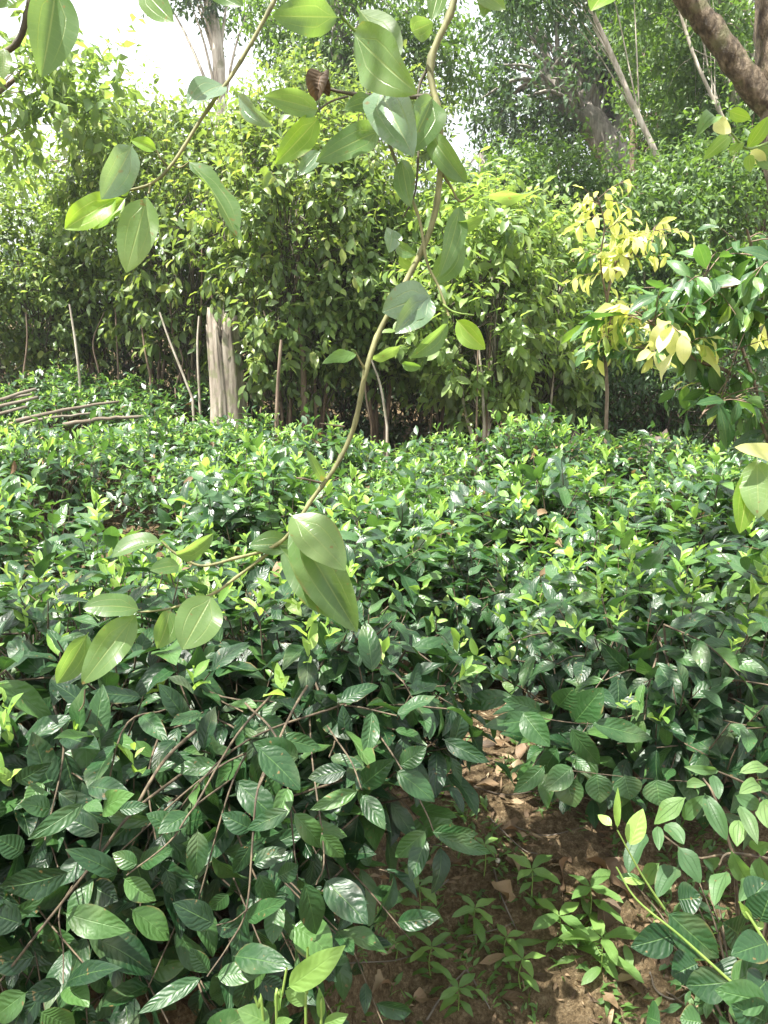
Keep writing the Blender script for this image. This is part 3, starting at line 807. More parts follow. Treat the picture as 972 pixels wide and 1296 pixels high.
def wispy(px, py, Y, h, label):
    org = P(px, py, Y); org[2] = gz(org[0], Y)
    t = thing('wispy_weed', label, 'weed', org, 0, 'tall weeds at the left edge')
    LB, SB = Leaves(), MB()
    for k in range(6):
        tip = np.array([rng.uniform(-.05, .05), rng.uniform(-.05, .05), h * rng.uniform(.6, 1)])
        path = smooth_path([np.array([rng.uniform(-.02, .02), 0, -.02]), tip * .5 + rng.normal(size=3) * .01, tip], 5)
        SB.tube(path, (.002, .001), 5)
        leafy(LB, path, 16, .045, .012, alpha=.9, droop=.0, start=.3, curl=.4)
    SB.build('stem', M['greenstem'], t); LB.build('foliage', M['weed'], t, 'lance', 5, 1)
wispy(8, 1000, 1.30, .62, 'tall light green weed with narrow leaves at the left edge')
wispy(25, 1010, 1.38, .42, 'shorter narrow-leaved weed just right of the tall edge weed')

# dead leaves
def dead_leaf(px, py, L, W, az, lift, curl, label, rn=.5, roll=0.):
    org = on_ground(px, py) + UP * (.010)
    L *= 1.25; W *= 1.3
    LB = Leaves(org)
    d = np.array([math.cos(az), math.sin(az), lift])
    n = np.array([math.sin(roll) * -math.sin(az), math.sin(roll) * math.cos(az) - .25, math.cos(roll)])
    LB.add(org[None], d, n, L, W, curl * 1.7, .6, rn, .16)
    mb = MB(org); LB.mesh(mb, 'cinnamon', 8, 2)
    o = mb.build('dead_leaf', M['dry']); o.location = Vector(org)
    tag(o, label, 'dead leaf', 'dead leaves on the bare slope')
for a in [
    (712, 1140, .13, .05, 1.5, .55, .5, 'reddish brown curled dead leaf standing upright on the slope', .3, .9),
    (735, 1090, .12, .05, -.5, .1, .7, 'long brown dead leaf arched over the upright curled one', .45, .3),
    (690, 1128, .09, .05, 2.6, .15, .8, 'brown dead leaf folded beside the broad-leaved weed', .55, .2),
    (655, 1140, .08, .045, 3.3, .2, -.6, 'tan dead leaf lying left of the upright curled leaf', .8, .1),
    (745, 1130, .10, .05, -1.0, .1, 1.2, 'dark brown curled dead leaf right of the upright one', .15, .4),
    (560, 1125, .08, .04, .8, .15, .7, 'narrow tan dead leaf below the pale weed at the bank edge', .85, .1),
    (632, 1055, .07, .04, .2, .1, .5, 'brown dead leaf high on the slope beside the bank', .6, .2),
    (470, 1265, .08, .04, 1.0, .3, .9, 'pale brown crumpled dead leaf at the bottom left of the slope', .9, .2),
    (495, 1240, .07, .04, 2.4, .3, .9, 'reddish crumpled dead leaf beside the pale crumpled ones', .4, .3),
    (520, 1270, .07, .035, .2, .2, .8, 'tan crumpled dead leaf at the bottom edge left of the twigs', .7, .2),
    (650, 1200, .06, .04, 1.8, .1, .4, 'grey brown dead leaf among weeds mid slope', .5, .1),
    (830, 1225, .09, .05, 1.2, .4, .6, 'rust red dead leaf in shade under the low tea bush', .2, .5),
    (640, 975, .07, .03, -.3, .1, .3, 'pale tan dead leaf at the top of the slope', 1.0, .1),
    (815, 1265, .07, .045, 2.2, .3, .7, 'brown dead leaf by pale roots at the bottom right', .35, .2),
]: dead_leaf(*a)

# leaf litter: uncountable crumbs of leaf and twig
def litter():
    LB, n = Leaves(), 9000
    x = rng.uniform(-.6, 1.3, n); y = rng.uniform(.85, 3.2, n)
    z = gz(x, y) + .004 + .008 * rng.random(n)
    a = rng.random(n) * 6.28
    d = np.stack([np.cos(a), np.sin(a), rng.normal(size=n) * .2], -1)
    nn = np.stack([rng.normal(size=n) * .35, rng.normal(size=n) * .35 - .15, np.ones(n)], -1)
    L = rng.uniform(.008, .034, n) + .045 * (rng.random(n) < .14)
    LB.add(np.stack([x, y, z], -1), d, nn, L, L * np.where(rng.random(n) < .45, rng.uniform(.04, .12, n), rng.uniform(.2, .6, n)), rng.normal(size=n) * .6, .3, rng.random(n), .1)
    n = 2600
    x = rng.uniform(-4, 4, n); y = rng.uniform(2.6, 12, n)
    a = rng.random(n) * 6.28
    d = np.stack([np.cos(a), np.sin(a), rng.normal(size=n) * .2], -1)
    nn = np.stack([rng.normal(size=n) * .4, rng.normal(size=n) * .4, np.ones(n)], -1)
    LB.add(np.stack([x, y, gz(x, y) + .008], -1), d, nn, rng.uniform(.05, .12, n), .045, .5, .3, rng.random(n), .1)
    o = LB.build('leaf_litter', M['dry'], None, 'lance', 3, 1); o['kind'] = 'stuff'
litter()

def moss():
    LB = Leaves(); n = 9000
    x = rng.uniform(-.25, .95, n); y = rng.uniform(1.0, 2.3, n)
    keep = (nz(x, y, 5, 1.) + .5 * nz(x, y, 13, 4.) > .15) & (rng.random(n) < .8); x, y = x[keep], y[keep]; n = len(x)
    a = rng.random(n) * 6.28
    d = np.stack([np.cos(a), np.sin(a), rng.uniform(.2, 1.6, n)], -1)
    L = rng.uniform(.014, .045, n)
    LB.add(np.stack([x, y, gz(x, y)], -1), d, UP + rng.normal(size=(n, 3)) * .3, L, L * rng.uniform(.12, .45, n), .5, .2, rng.random(n) * .7)
    o = LB.build('ground_cover', M['weed'], None, 'lance', 3, 1); o['kind'] = 'stuff'
moss()

def twig(pts, r, label, forks=()):
    p = [on_ground(*q) + UP * (.008 + r) for q in pts]
    mb = MB(p[0]); mb.tube(smooth_path(p, 6), (r, r * .6), 6, wob=.12)
    o = mb.build('fallen_twig', M['pole']); o.location = Vector(p[0])
    tag(o, label, 'twig', 'fallen twigs on the bare slope')
for pts, r, lb in [
    ([(540, 1296), (560, 1265), (590, 1232)], .003, 'dry forked twig running up from the bottom edge of the slope'),
    ([(590, 1232), (605, 1255), (620, 1282)], .0022, 'short dry twig crossing the end of the longer one'),
    ([(440, 1224), (500, 1220), (545, 1205), (570, 1196)], .0018, 'long thin bent twig lying across the slope from the fern'),
    ([(625, 1105), (635, 1140), (655, 1185)], .0028, 'dark twig slanting down between two weeds'),
    ([(545, 1140), (560, 1125), (568, 1118)], .003, 'short pale twig below the bank edge'),
    ([(590, 1190), (630, 1180), (650, 1172)], .0014, 'fine straw coloured stalk in the middle of the slope'),
    ([(822, 1235), (830, 1258), (852, 1270), (868, 1262)], .0026, 'pale crooked root twig at the bottom right'),
    ([(600, 1000), (640, 1010), (690, 1003)], .0022, 'thin dry stalk lying high on the slope'),
    ([(650, 1050), (690, 1062), (740, 1050)], .0020, 'grey stalk lying across the upper slope above the dead leaves'),
    ([(620, 1040), (660, 1078), (680, 1085)], .0018, 'fine brown stalk slanting on the upper slope'),
]: twig(pts, r, lb)

def pebble():
    org = on_ground(630, 1091) + UP * .004
    mb = MB(); a = np.linspace(0, 1, 7)
    mb.tube(np.stack([np.zeros(7), np.zeros(7), (a - .5) * .012], -1), np.maximum(.0004, .007 * np.sqrt(np.maximum(0, 1 - (2 * a - 1) ** 2))), 10, wob=.06)
    o = mb.build('pebble', M['palebark']); o.location = Vector(org)
    tag(o, 'tiny round white pebble on the upper slope', 'pebble')
pebble()

# ------------------------------------------------------------------ hanging branches close to the camera
def hanging(name, label, stems, leaves, group='leafy branches hanging in front of the camera', extra=None):
    org = P(*stems[0][0][0]) if not isinstance(stems[0][0][0], np.ndarray) else stems[0][0][0]
    t = thing(name, label, 'branch', org, 0, group)
    for pts, r0, r1, mat in stems:
        SB = MB(org)
        p = smooth_path([P(*q) for q in pts], 8)
        m = len(p); kn = 1 + .22 * (np.sin(np.linspace(0, m * .9, m)) > .85)
        SB.tube(p, np.linspace(r0 * .85, r1 * .9, m) * kn, 8, wob=.05)
        SB.build('stem', M[mat], t)
    for row in leaves:
        b, tip, w, Yb, Yt, roll, curl, mat, rn = row
        if mat == 'hang' and rn <= .16 and roll < 1: mat = 'hang_sky_sheen'  # these leaves get the colour with the sky sheen painted in
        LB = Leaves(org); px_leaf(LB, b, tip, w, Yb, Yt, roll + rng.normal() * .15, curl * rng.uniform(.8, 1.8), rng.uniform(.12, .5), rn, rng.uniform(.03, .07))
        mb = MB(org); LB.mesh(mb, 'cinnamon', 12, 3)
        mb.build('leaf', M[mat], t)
    if extra: extra(t, org)
    return t

H_, HY = 'hang', 'hang_yellow'
def z5(x, y): return (320 + x * 320 / 972, y * 320 / 972)          # zoom of the top centre
def z56(x, y): return (400 + x * 260 / 972, 200 + y * 260 / 972)
def z51(x, y): return (x / 2, 600 + y / 2)
A_st = [
    ([(585, -60, 1.2), (572, 10, 1.18), (545, 80, 1.16), (556, 150, 1.14), (557, 220, 1.12), (545, 290, 1.1), (512, 360, 1.08), (480, 420, 1.06), (463, 470, 1.04), (448, 540, 1.03), (425, 590, 1.02), (395, 632, 1.01), (362, 680, 1.0), (330, 700, 1.0)], .0060, .0024, 'hangstem'),
    ([(345, 695, 1.0), (300, 706, .99), (255, 716, .99), (222, 700, .99), (205, 686, .99)], .0026, .0015, 'hangstem'),
    ([(340, 700, 1.0), (300, 730, .99), (268, 752, .98), (215, 770, .98), (175, 775, .98)], .0026, .0012, 'hangstem'),
    ([(545, 80, 1.16), (532, 105, 1.16), (528, 130, 1.15)], .003, .0016, 'darkstem'),
    ([(552, 122, 1.15), (500, 122, 1.16), (440, 118, 1.17), (395, 106, 1.18)], .0042, .002, 'darkstem'),
    ([(516, 120, 1.16), (490, 75, 1.12), (450, 40, 1.08), (432, 20, 1.06)], .0026, .0018, 'greenstem'),
    ([(440, 122, 1.16), (420, 128, 1.14), (402, 140, 1.13)], .0018, .0012, 'darkstem'),
    ([(490, 175, 1.13), (505, 215, 1.12), (530, 275, 1.1), (540, 330, 1.08), (556, 365, 1.07), (568, 400, 1.06)], .0028, .0016, 'hangstem'),
    ([(556, 215, 1.12), (570, 235, 1.12), (582, 255, 1.12), (600, 246, 1.12)], .0022, .0014, 'hangstem'),
    ([(530, 190, 1.13), (525, 245, 1.12), (510, 275, 1.12)], .0018, .001, 'darkstem'),
    ([(560, 385, 1.06), (575, 395, 1.06), (600, 399, 1.06)], .0016, .001, 'greenstem'),
    ([(463, 470, 1.04), (450, 446, 1.03)], .0018, .0012, 'hangstem'),
    ([(436, 540, 1.03), (405, 536, 1.02)], .0014, .0008, 'stem'),
    ([(410, 612, 1.02), (385, 606, 1.01), (375, 605, 1.01)], .0016, .001, 'stem'),
    ([z51(215, 545) + (.98,), z51(212, 580) + (.98,), z51(200, 600) + (.98,)], .0012, .0008, 'stem'),
]
A_lv = [
    # cluster round the bend (base, tip, width px, depth base, depth tip, roll, curl)
    ((366, 655), (452, 800), 72, 1.00, .96, .0, .35, H_, .55), ((352, 690), (448, 790), 56, 1.0, .97, .1, .5, H_, .3),
    ((366, 650), (437, 722), 62, .99, .95, -.1, .5, H_, .8), ((372, 690), (316, 690), 36, 1.01, 1.0, .2, .3, H_, .2),
    ((206, 686), (142, 706), 26, .99, .97, .8, .5, H_, .5), ((222, 702), (270, 675), 26, .99, .97, .7, .6, H_, .4), ((228, 716), (190, 722), 24, .99, .96, .6, .4, H_, .3),
    ((270, 752), (231, 822), 64, .98, .94, .1, .35, H_, .75), ((215, 770), (199, 821), 34, .98, .95, -.4, .5, H_, .5), ((175, 774), (104, 866), 48, .98, .93, .15, .5, H_, .7),
    ((178, 772), (105, 770), 34, .98, .95, .7, .6, H_, .5), ((112, 800), (72, 865), 36, .98, .96, -.5, .4, H_, .2),
    # along the leader
    ((452, 448), (408, 460), 18, 1.03, 1.0, .6, .8, 'weed', .5), ((470, 455), (506, 438), 16, 1.04, 1.02, .7, .5, H_, .9), ((508, 460), (533, 464), 15, 1.03, 1.02, .3, .4, 'weed', .4),
    # top centre cluster
    ((430, 22), (345, 20), 44, 1.06, 1.02, .15, .3, H_, .35), ((446, 40), (528, 118), 64, 1.08, 1.0, .0, .25, H_, .7), ((452, 10), (505, 75), 52, 1.08, 1.04, 2.9, .3, H_, .2),
    ((478, 108), (523, 198), 62, 1.13, 1.06, .1, .4, H_, .15), ((548, 122), (512, 195), 50, 1.14, 1.10, -.5, .5, H_, .4),
    ((404, 140), (333, 122), 34, 1.13, 1.08, .3, .4, H_, .8), ((404, 148), (348, 208), 40, 1.13, 1.08, -.1, .35, HY, .2), ((484, 165), (400, 205), 40, 1.13, 1.06, .25, .6, H_, .4),
    ((478, 128), (436, 138), 24, 1.15, 1.12, .5, .4, H_, .2), ((405, 190), (378, 222), 22, 1.1, 1.08, .2, .3, H_, .0), ((545, 168), (590, 232), 34, 1.13, 1.1, .2, .5, H_, .6),
    ((520, 40), (548, 28), 30, 1.16, 1.12, .3, .3, H_, .5),
    # the lower side shoot
    ((508, 200), (520, 262), 30, 1.12, 1.09, .1, .3, H_, .3), ((496, 290), (492, 320), 26, 1.11, 1.09, -.3, .6, H_, .1), ((502, 308), (527, 322), 20, 1.11, 1.08, .5, .6, H_, .2), ((505, 318), (530, 338), 26, 1.12, 1.1, 2.8, .4, HY, .4),
    ((582, 258), (556, 350), 30, 1.12, 1.08, -.5, .35, H_, .4), ((603, 246), (680, 241), 14, 1.12, 1.1, 1.1, .3, H_, .9), ((546, 374), (484, 395), 56, 1.07, 1.04, .2, .4, H_, .15), ((546, 376), (500, 422), 46, 1.07, 1.03, -.1, .35, H_, .1),
    ((568, 408), (519, 453), 26, 1.06, 1.04, -.4, .5, H_, .3), ((577, 404), (614, 442), 34, 1.06, 1.05, .1, .3, HY, .6), ((585, 300), (545, 360), 40, 1.14, 1.12, -.2, .4, H_, .3), ((570, 285), (612, 272), 20, 1.13, 1.1, .8, .5, H_, .8),
    ((410, 612), (388, 570), 16, 1.02, 1.0, .3, .3, H_, .3), ((560, 205), (592, 228), 28, 1.13, 1.11, .3, .4, H_, .7),
]
def curl_leaf(t, org):
    # the dead, rolled brown leaf still hanging on the side branch
    LB = Leaves(org)
    px_leaf(LB, (408, 92), (400, 128), 36, 1.17, 1.16, .25, 1.5, .75, .1, .05)
    px_leaf(LB, (396, 104), (416, 122), 24, 1.175, 1.165, -.5, 1.6, .7, .05, .05)
    mb = MB(org); LB.mesh(mb, 'cinnamon', 12, 3)
    o = mb.build('dead_leaf', M['dry'], t); o['label'] = 'rolled brown dead leaf on the side twig'
hanging('hanging_branch', 'long bent branch with large leaves hanging down the middle of the view', A_st, A_lv, extra=curl_leaf)

B_st = [([(365, -40, 1.15), (345, 5, 1.14), (300, 85, 1.12), (255, 150, 1.1), (220, 205, 1.08), (192, 232, 1.07), (155, 243, 1.06)], .0036, .0018, 'hangstem'),
        ([(212, 210, 1.08), (203, 200, 1.07), (198, 190, 1.07)], .0014, .0012, 'hangstem'), ([(216, 208, 1.08), (228, 212, 1.08), (240, 205, 1.07)], .0014, .001, 'hangstem'), ([(190, 234, 1.07), (188, 245, 1.06)], .0014, .0012, 'hangstem')]
B_lv = [((168, 182), (128, 252), 44, 1.06, 1.02, -.25, .5, H_, .1), ((199, 190), (166, 178), 18, 1.07, 1.06, .3, .3, HY, .1), ((188, 246), (160, 345), 50, 1.06, 1.04, .1, .25, H_, .8), ((236, 202), (300, 300), 30, 1.07, 1.04, -.7, .4, H_, .5),
        ((150, 250), (82, 290), 40, 1.06, 1.04, .1, .3, HY, .5), ((160, 250), (118, 290), 26, 1.07, 1.06, .3, .3, HY, .1), ((285, 108), (238, 135), 30, 1.12, 1.08, .5, .6, H_, .1), ((300, 118), (345, 160), 22, 1.12, 1.09, .6, .3, H_, .1),
        ((165, 240), (140, 232), 24, 1.06, 1.04, .2, .4, HY, .3), ((290, 283), (308, 305), 14, 1.05, 1.04, .2, .3, H_, .3)]
hanging('hanging_branch', 'slender branch slanting down from the top with drooping leaves at the upper left', B_st, B_lv)
E_st = [([(48, -60, .95), (34, 20, .95), (18, 58, .96), (-20, 75, .97)], .0045, .0035, 'darkstem'), ([(80, -60, .93), (72, -20, .93)], .002, .0018, 'greenstem')]
E_lv = [((72, -25, ), (52, 98), 58, .93, .90, .0, .25, H_, .3), ((20, -30), (-8, 10), 40, .95, .94, .2, .3, H_, .4), ((5, 60), (4, 100), 20, .96, .95, .3, .3, H_, .8)]
hanging('hanging_branch', 'dark twig with one big flat leaf in the top left corner', E_st, E_lv)
F_st = [([(230, -70, 1.1), (205, -30, 1.1), (185, -12, 1.1)], .002, .0016, 'greenstem'), ]
F_lv = [((178, -18), (220, 28), 34, 1.1, 1.06, .1, .3, H_, .7), ((250, -50), (308, 8), 40, 1.1, 1.07, .1, .3, H_, .2)]
hanging('hanging_branch', 'twig end with two leaf tips dipping in at the top edge over the bright sky', F_st, F_lv)
G_st = [([(640, -80, 1.2), (620, -30, 1.2), (600, -15, 1.2)], .0022, .0016, 'greenstem'), ]
G_lv = [((604, -20), (640, 12), 28, 1.2, 1.17, .1, .3, H_, .9), ((556, -20), (546, 26), 26, 1.2, 1.17, .1, .3, H_, .6), ((775, -22), (748, 14), 34, 1.2, 1.17, .1, .3, HY, .1), ((620, -20), (612, 22), 24, 1.21, 1.19, .2, .3, H_, .7)]
hanging('hanging_branch', 'twig with small bright leaf tips at the top edge right of the bent branch', G_st, G_lv)
K_st = [([(1010, 170, 1.5), (975, 180, 1.5), (945, 188, 1.48), (925, 168, 1.46), (905, 155, 1.45)], .003, .0016, 'greenstem')]
K_lv = [((905, 152), (882, 172), 20, 1.45, 1.42, .5, 1.2, 'melastome', 1.), ((903, 150), (925, 168), 18, 1.45, 1.42, .2, .3, 'yellow', .9), ((922, 140), (950, 150), 16, 1.46, 1.44, .3, .3, HY, .5), ((924, 172), (890, 202), 18, 1.46, 1.43, .4, .8, HY, .3),
        ((945, 188), (972, 148), 20, 1.47, 1.45, .3, .4, HY, .2), ((950, 190), (970, 205), 16, 1.47, 1.46, .2, .4, 'yellow', .9), ((948, 195), (950, 218), 14, 1.47, 1.46, .2, .3, HY, .6), ((960, 185), (985, 215), 26, 1.47, 1.45, .2, .3, H_, .4), ((940, 180), (925, 198), 12, 1.47, 1.46, .5, .4, HY, .4)]
hanging('hanging_branch', 'sunlit yellow-green twig at the upper right edge below the thick limb', K_st, K_lv)
J_st = [([(1020, 540, 1.2), (990, 560, 1.2), (965, 572, 1.19)], .003, .002, 'greenstem')]
J_lv = [((958, 578), (960, 656), 44, 1.19, 1.15, .15, .3, H_, 1.), ((948, 592), (936, 675), 34, 1.19, 1.17, -.2, .3, HY, .1), ((995, 585), (930, 566), 22, 1.2, 1.16, .9, .3, 'yellow', .6), ((972, 580), (985, 670), 40, 1.19, 1.16, .3, .3, H_, .9)]
hanging('hanging_branch', 'pair of broad bright leaves hanging at the right edge over the tea field', J_st, J_lv)

# ------------------------------------------------------------------ the tree the camera stands under
def overhead_tree():
    base = np.array([1.28, 2.2, float(gz(1.28, 2.2))])
    t = thing('shade_tree', 'brown barked tree at the right edge with a thick limb rising to the left', 'tree', base)
    TB = MB(base)
    tr = [base - UP * .1, np.array([1.36, 2.2, .8]), P(1020, 270, 2.2), P(1000, 130, 2.2), P(990, 0, 2.2), P(985, -150, 2.2)]
    p = smooth_path(tr, 8)
    TB.tube(p, np.linspace(.095, .058, len(p)), 14, wob=.05)
    TB.build('trunk', M['limb'], t)
    LBm = MB(base)
    lp = smooth_path([P(1000, 160, 2.2), P(945, 100, 2.2), P(903, 40, 2.2), P(860, -15, 2.2), P(800, -110, 2.2), np.array([.2, 1.7, 2.75]), np.array([-.4, .8, 3.0])], 8)
    LBm.tube(lp, np.concatenate([[.046, .039, .036], np.linspace(.035, .018, len(lp) - 3)]), 12, wob=.06)
    LBm.build('limb', M['limb'], t)
    LB, SB = Leaves(base), MB(base)
    cl = []
    for k in range(66):
        c = np.array([rng.uniform(-2.5, 1.1), rng.uniform(-.6, 1.7), rng.uniform(2.6, 3.5)])
        if rng.random() < .10 or np.hypot(c[0] + .88, c[1] - .75) < .88: continue
        cl.append(c)
    for c in cl:
        q = lp[rng.integers(len(lp) // 2, len(lp))]
        SB.tube(smooth_path([q, (q + c) / 2 + UP * .12, c], 4), (.012, .005), 5)
        for m_ in range(9):
            d = unit(rng.normal(size=3) * np.array([1, 1, .5]) - UP * .1)
            st = c + rng.normal(size=3) * .08
            tip = st + d * rng.uniform(.2, .38) - UP * .03
            path = smooth_path([c, st, tip], 3)
            SB.tube(path, (.003, .0015), 3)
            leafy(LB, path, 7, .11, .05, alpha=1., droop=.2, start=.3)
    for k in range(6):                                           # stems the hanging branches grow from
        pass
    SB.build('branches', M['darkstem'], t)
    LB.build('crown', M['cinn'], t, 'cinnamon', 4, 1)
overhead_tree()

# ------------------------------------------------------------------ saplings on the right
def sapling(name, label, stems, mats, base, L, per, seeds=3):
    t = thing(name, label, 'sapling', base)
    SB = MB(base); LBs = {m: Leaves(base) for m in mats}
    for pts, r0, r1, mix_ in stems:
        p = smooth_path([P(*q) if len(q) == 3 and not isinstance(q, np.ndarray) else q for q in pts], 6)
        SB.tube(p, (r0, r1), 7, wob=.05)
        if mix_ is None: continue
        m = len(p)
        for k in range(int(per)):
            f = rng.uniform(.15, 1.0) ** .8
            q = p[min(m - 1, int(f * (m - 1)))]
            d = unit(rng.normal(size=3) * np.array([1, .8, .35]) + UP * rng.uniform(-.2, .35))
            tip = q + d * rng.uniform(.10, .30)
            tw = smooth_path([q, (q + tip) / 2 + UP * .02, tip], 3)
            SB.tube(tw, (.0028, .0015), 4)
            mm = mats[0] if rng.random() < mix_ else mats[1]
            leafy(LBs[mm], tw, rng.integers(4, 8), L * rng.uniform(.8, 1.1), L * .40, alpha=.95, droop=.65, upw=.6, start=.25, curl=.55)
    SB.build('stem', M['bark'], t)
    for m in mats:
        if LBs[m].count(): LBs[m].build('foliage' if m != 'yellow' else 'yellow_foliage', M[m], t, 'cinnamon', 6, 2)
    return t
b = P(768, 560, 6.15); b[2] = gz(b[0], b[1])
sapling('yellow_sapling', 'young tree with bright yellow leaves standing just behind the tea field', [
    ([b, (768, 500, 6.15), (765, 440, 6.1), (768, 380, 6.0), (780, 330, 5.95)], .016, .009, None),
    ([(768, 380, 6.0), (760, 330, 5.9), (765, 285, 5.8), (755, 245, 5.75)], .008, .003, .9),
    ([(775, 350, 5.95), (800, 320, 5.9), (820, 300, 5.85), (830, 285, 5.8)], .007, .003, .72),
    ([(766, 440, 6.1), (800, 400, 5.9), (840, 395, 5.8), (870, 430, 5.7)], .007, .003, .6),
    ([(767, 470, 6.1), (770, 420, 6.0), (775, 395, 5.9)], .006, .003, .75),
    ([(766, 455, 6.1), (810, 440, 5.9), (830, 455, 5.8)], .006, .003, .25)], ['yellow', 'shrub'], b, .16, 17)
b = np.array([1.75, 3.35, 0]); b[2] = gz(b[0], b[1])
sapling('drooping_sapling', 'dark green sapling with long drooping leaves at the right edge of the field', [
    ([b, np.array([1.72, 3.3, .5]), (975, 430, 3.25), (955, 330, 3.2), (945, 290, 3.15)], .016, .004, .97),
    ([np.array([1.72, 3.32, .55]), (940, 490, 3.2), (880, 455, 3.15), (840, 420, 3.1), (805, 395, 3.05)], .010, .003, .72),
    ([np.array([1.72, 3.32, .55]), (935, 430, 3.2), (900, 380, 3.15), (890, 345, 3.1)], .008, .003, .95),
    ([np.array([1.72, 3.32, .5]), (955, 520, 3.15), (905, 510, 3.1), (885, 530, 3.05)], .008, .003, .85),
    ([np.array([1.72, 3.32, .6]), (985, 380, 3.1), (975, 320, 3.0)], .008, .003, 1.0)], ['shrub', 'yellow'], b, .155, 17)

# ------------------------------------------------------------------ trees
def make_tree(name, label, cat, H, zlow, rx, ry, nclump, ntw, L, mat, bark, nst=3, tr=.03, lean=(0, 0), fine=2, wid=.46, clump=.32, nleaf=7, spread=.25, droop=.6, group=None, form=1.0, org_stems=None):
    t = thing(name, label, cat, (0, 0, 0), 0, group)
    LB, SB = Leaves(), MB()
    ctr = np.array([lean[0], lean[1], (H + zlow) / 2]); hz = (H - zlow) / 2
    tips = []
    for s_ in range(nst):
        a = s_ * 6.28 / nst + rng.random()
        o2 = np.array([math.cos(a), math.sin(a), 0])
        tip = np.array([lean[0] * .7, lean[1] * .7, 0]) + o2 * rx * spread * rng.uniform(.6, 1.2) + UP * (zlow + (H - zlow) * rng.uniform(.45, .7))
        b0 = o2 * tr * 1.6 * (nst > 1)
        mid = b0 + (tip - b0) * .45 + rng.normal(size=3) * np.array([.06, .06, 0]) * H * .25
        pth = smooth_path([b0 - UP * .15, b0 + UP * H * .08, mid, tip], 6)
        TB = MB(); TB.tube(pth, np.linspace(tr * rng.uniform(.75, 1.1), tr * .35, len(pth)), 9, wob=.05)
        TB.build('trunk', M[bark], t)
        tips.append(pth)
    for k in range(nclump):
        v = unit(rng.normal(size=3)); r = rng.uniform(.45, 1.0) ** .6
        c = ctr + v * r * np.array([rx, ry, hz])
        if form > 1 and v[2] < 0: c[2] = ctr[2] + v[2] * r * hz
        pth = tips[rng.integers(nst)]
        q = pth[rng.integers(len(pth) // 2, len(pth))]
        SB.tube(smooth_path([q, (q + c) / 2 + UP * .06 * hz + rng.normal(size=3) * .05 * rx, c], 4), (tr * .4, tr * .12), 4)
        out = unit((c - ctr) / np.array([rx, ry, hz]))
        for m_ in range(ntw):
            st = c + rng.normal(size=3) * clump * .35
            d = unit(out * .6 + rng.normal(size=3) * .75 + UP * .1)
            tip = st + d * clump * rng.uniform(.5, 1.1)
            tw = np.array([c * .4 + st * .6, st, (st + tip) / 2 + UP * .01, tip])
            if fine > 1: SB.tube(tw, (.12 * tr, .05 * tr), 3)
            leafy(LB, tw, nleaf, L, L * wid, alpha=.95, droop=droop, upw=.75, start=.2, curl=.5, jit=.5)
    for k in range(int(nclump * .28)):
        a = rng.random() * 6.28; q = math.sqrt(rng.random())
        b0 = ctr + np.array([math.cos(a) * rx * q, math.sin(a) * ry * q, hz * math.sqrt(max(.05, 1 - q * q)) * .9])
        b1 = b0 + np.array([math.cos(a) * q * .3, math.sin(a) * q * .3, 1]) * hz * rng.uniform(.2, .5) + rng.normal(size=3) * .06
        pth = smooth_path([b0 - UP * .2, (b0 + b1) / 2 + rng.normal(size=3) * .03, b1], 4)
        SB.tube(pth, (.16 * tr, .05 * tr), 4)
        leafy(LB, pth, 11, L * .9, L * wid * .9, alpha=.95, droop=.35, upw=.7, start=.25, curl=.5, jit=.5)
    SB.build('branches', M['darkstem'], t)
    LB.build('crown', M[mat], t, 'cinnamon', 4 if fine > 1 else 2, 1)
    return t

GC = 'cinnamon trees behind the tea field'
cin = [make_tree('cinnamon_tree', 'x', 'tree', 3.35, .75, 1.0, .75, 66, 8, .15, 'cinn', 'bark', 4, .026, group=GC),
       make_tree('cinnamon_tree', 'x', 'tree', 3.2, .75, .85, .75, 60, 8, .16, 'cinn_light', 'bark', 3, .034, (.15, 0), group=GC),
       make_tree('cinnamon_tree', 'x', 'tree', 3.5, .85, 1.0, .8, 66, 8, .14, 'cinn', 'bark', 5, .028, (-.1, 0), group=GC),
       make_tree('cinnamon_tree', 'x', 'tree', 2.7, .65, .95, .7, 66, 8, .165, 'cinn_light', 'palebark', 3, .026, (.1, -.1), group=GC)]
spots = [  # px, Y, proto, scale, label
    (362, 8.2, 0, 1.0, 'leafy tree with a reddish trunk just right of the split grey stump'),
    (400, 8.2, 2, .98, 'many-stemmed leafy tree, second right of the split grey stump'),
    (480, 8.5, 1, 1.0, 'leafy tree behind the long hanging branch with pale crossing stems at its foot'),
    (612, 7.9, 3, 1.0, 'lower round-crowned tree with two thin white trunks side by side'),
    (560, 9.2, 1, .88, 'leafy tree standing back between the hanging branch and the white trunks'),
    (690, 8.6, 3, .92, 'leafy tree over the dark hollow right of the white trunks'),
    (240, 9.4, 0, 1.0, 'leafy tree directly behind the split grey stump'),
    (200, 10.2, 2, .95, 'leafy tree with thin bare stems, first left of the stump'),
    (120, 10.6, 1, .92, 'leafy tree behind the raised tea bed, second left of the stump'),
    (55, 10.4, 0, .84, 'leafy tree behind the raised tea bed, third left of the stump'),
    (-40, 10.0, 2, .78, 'leafy tree cut by the left edge behind the raised bed'),
    (300, 10.8, 1, 1.1, 'taller leafy tree in the second line above the stump'),
    (450, 11.0, 0, 1.08, 'taller leafy tree in the second line behind the hanging branch'),
]
first = set()
for px, Y, pi, sc, lb in spots:
    p = P(px, 500, Y); loc = (p[0], Y, float(gz(p[0], Y)))
    rz = random.random() * 6.28
    if pi not in first:
        first.add(pi); o = cin[pi]; o.location = loc; o.rotation_euler = (0, 0, rz); o.scale = (sc,) * 3; o['label'] = lb
    else:
        dup(cin[pi], loc, rz, lb, GC, (sc * random.uniform(.95, 1.08), sc, sc * random.uniform(.86, 1.16)))

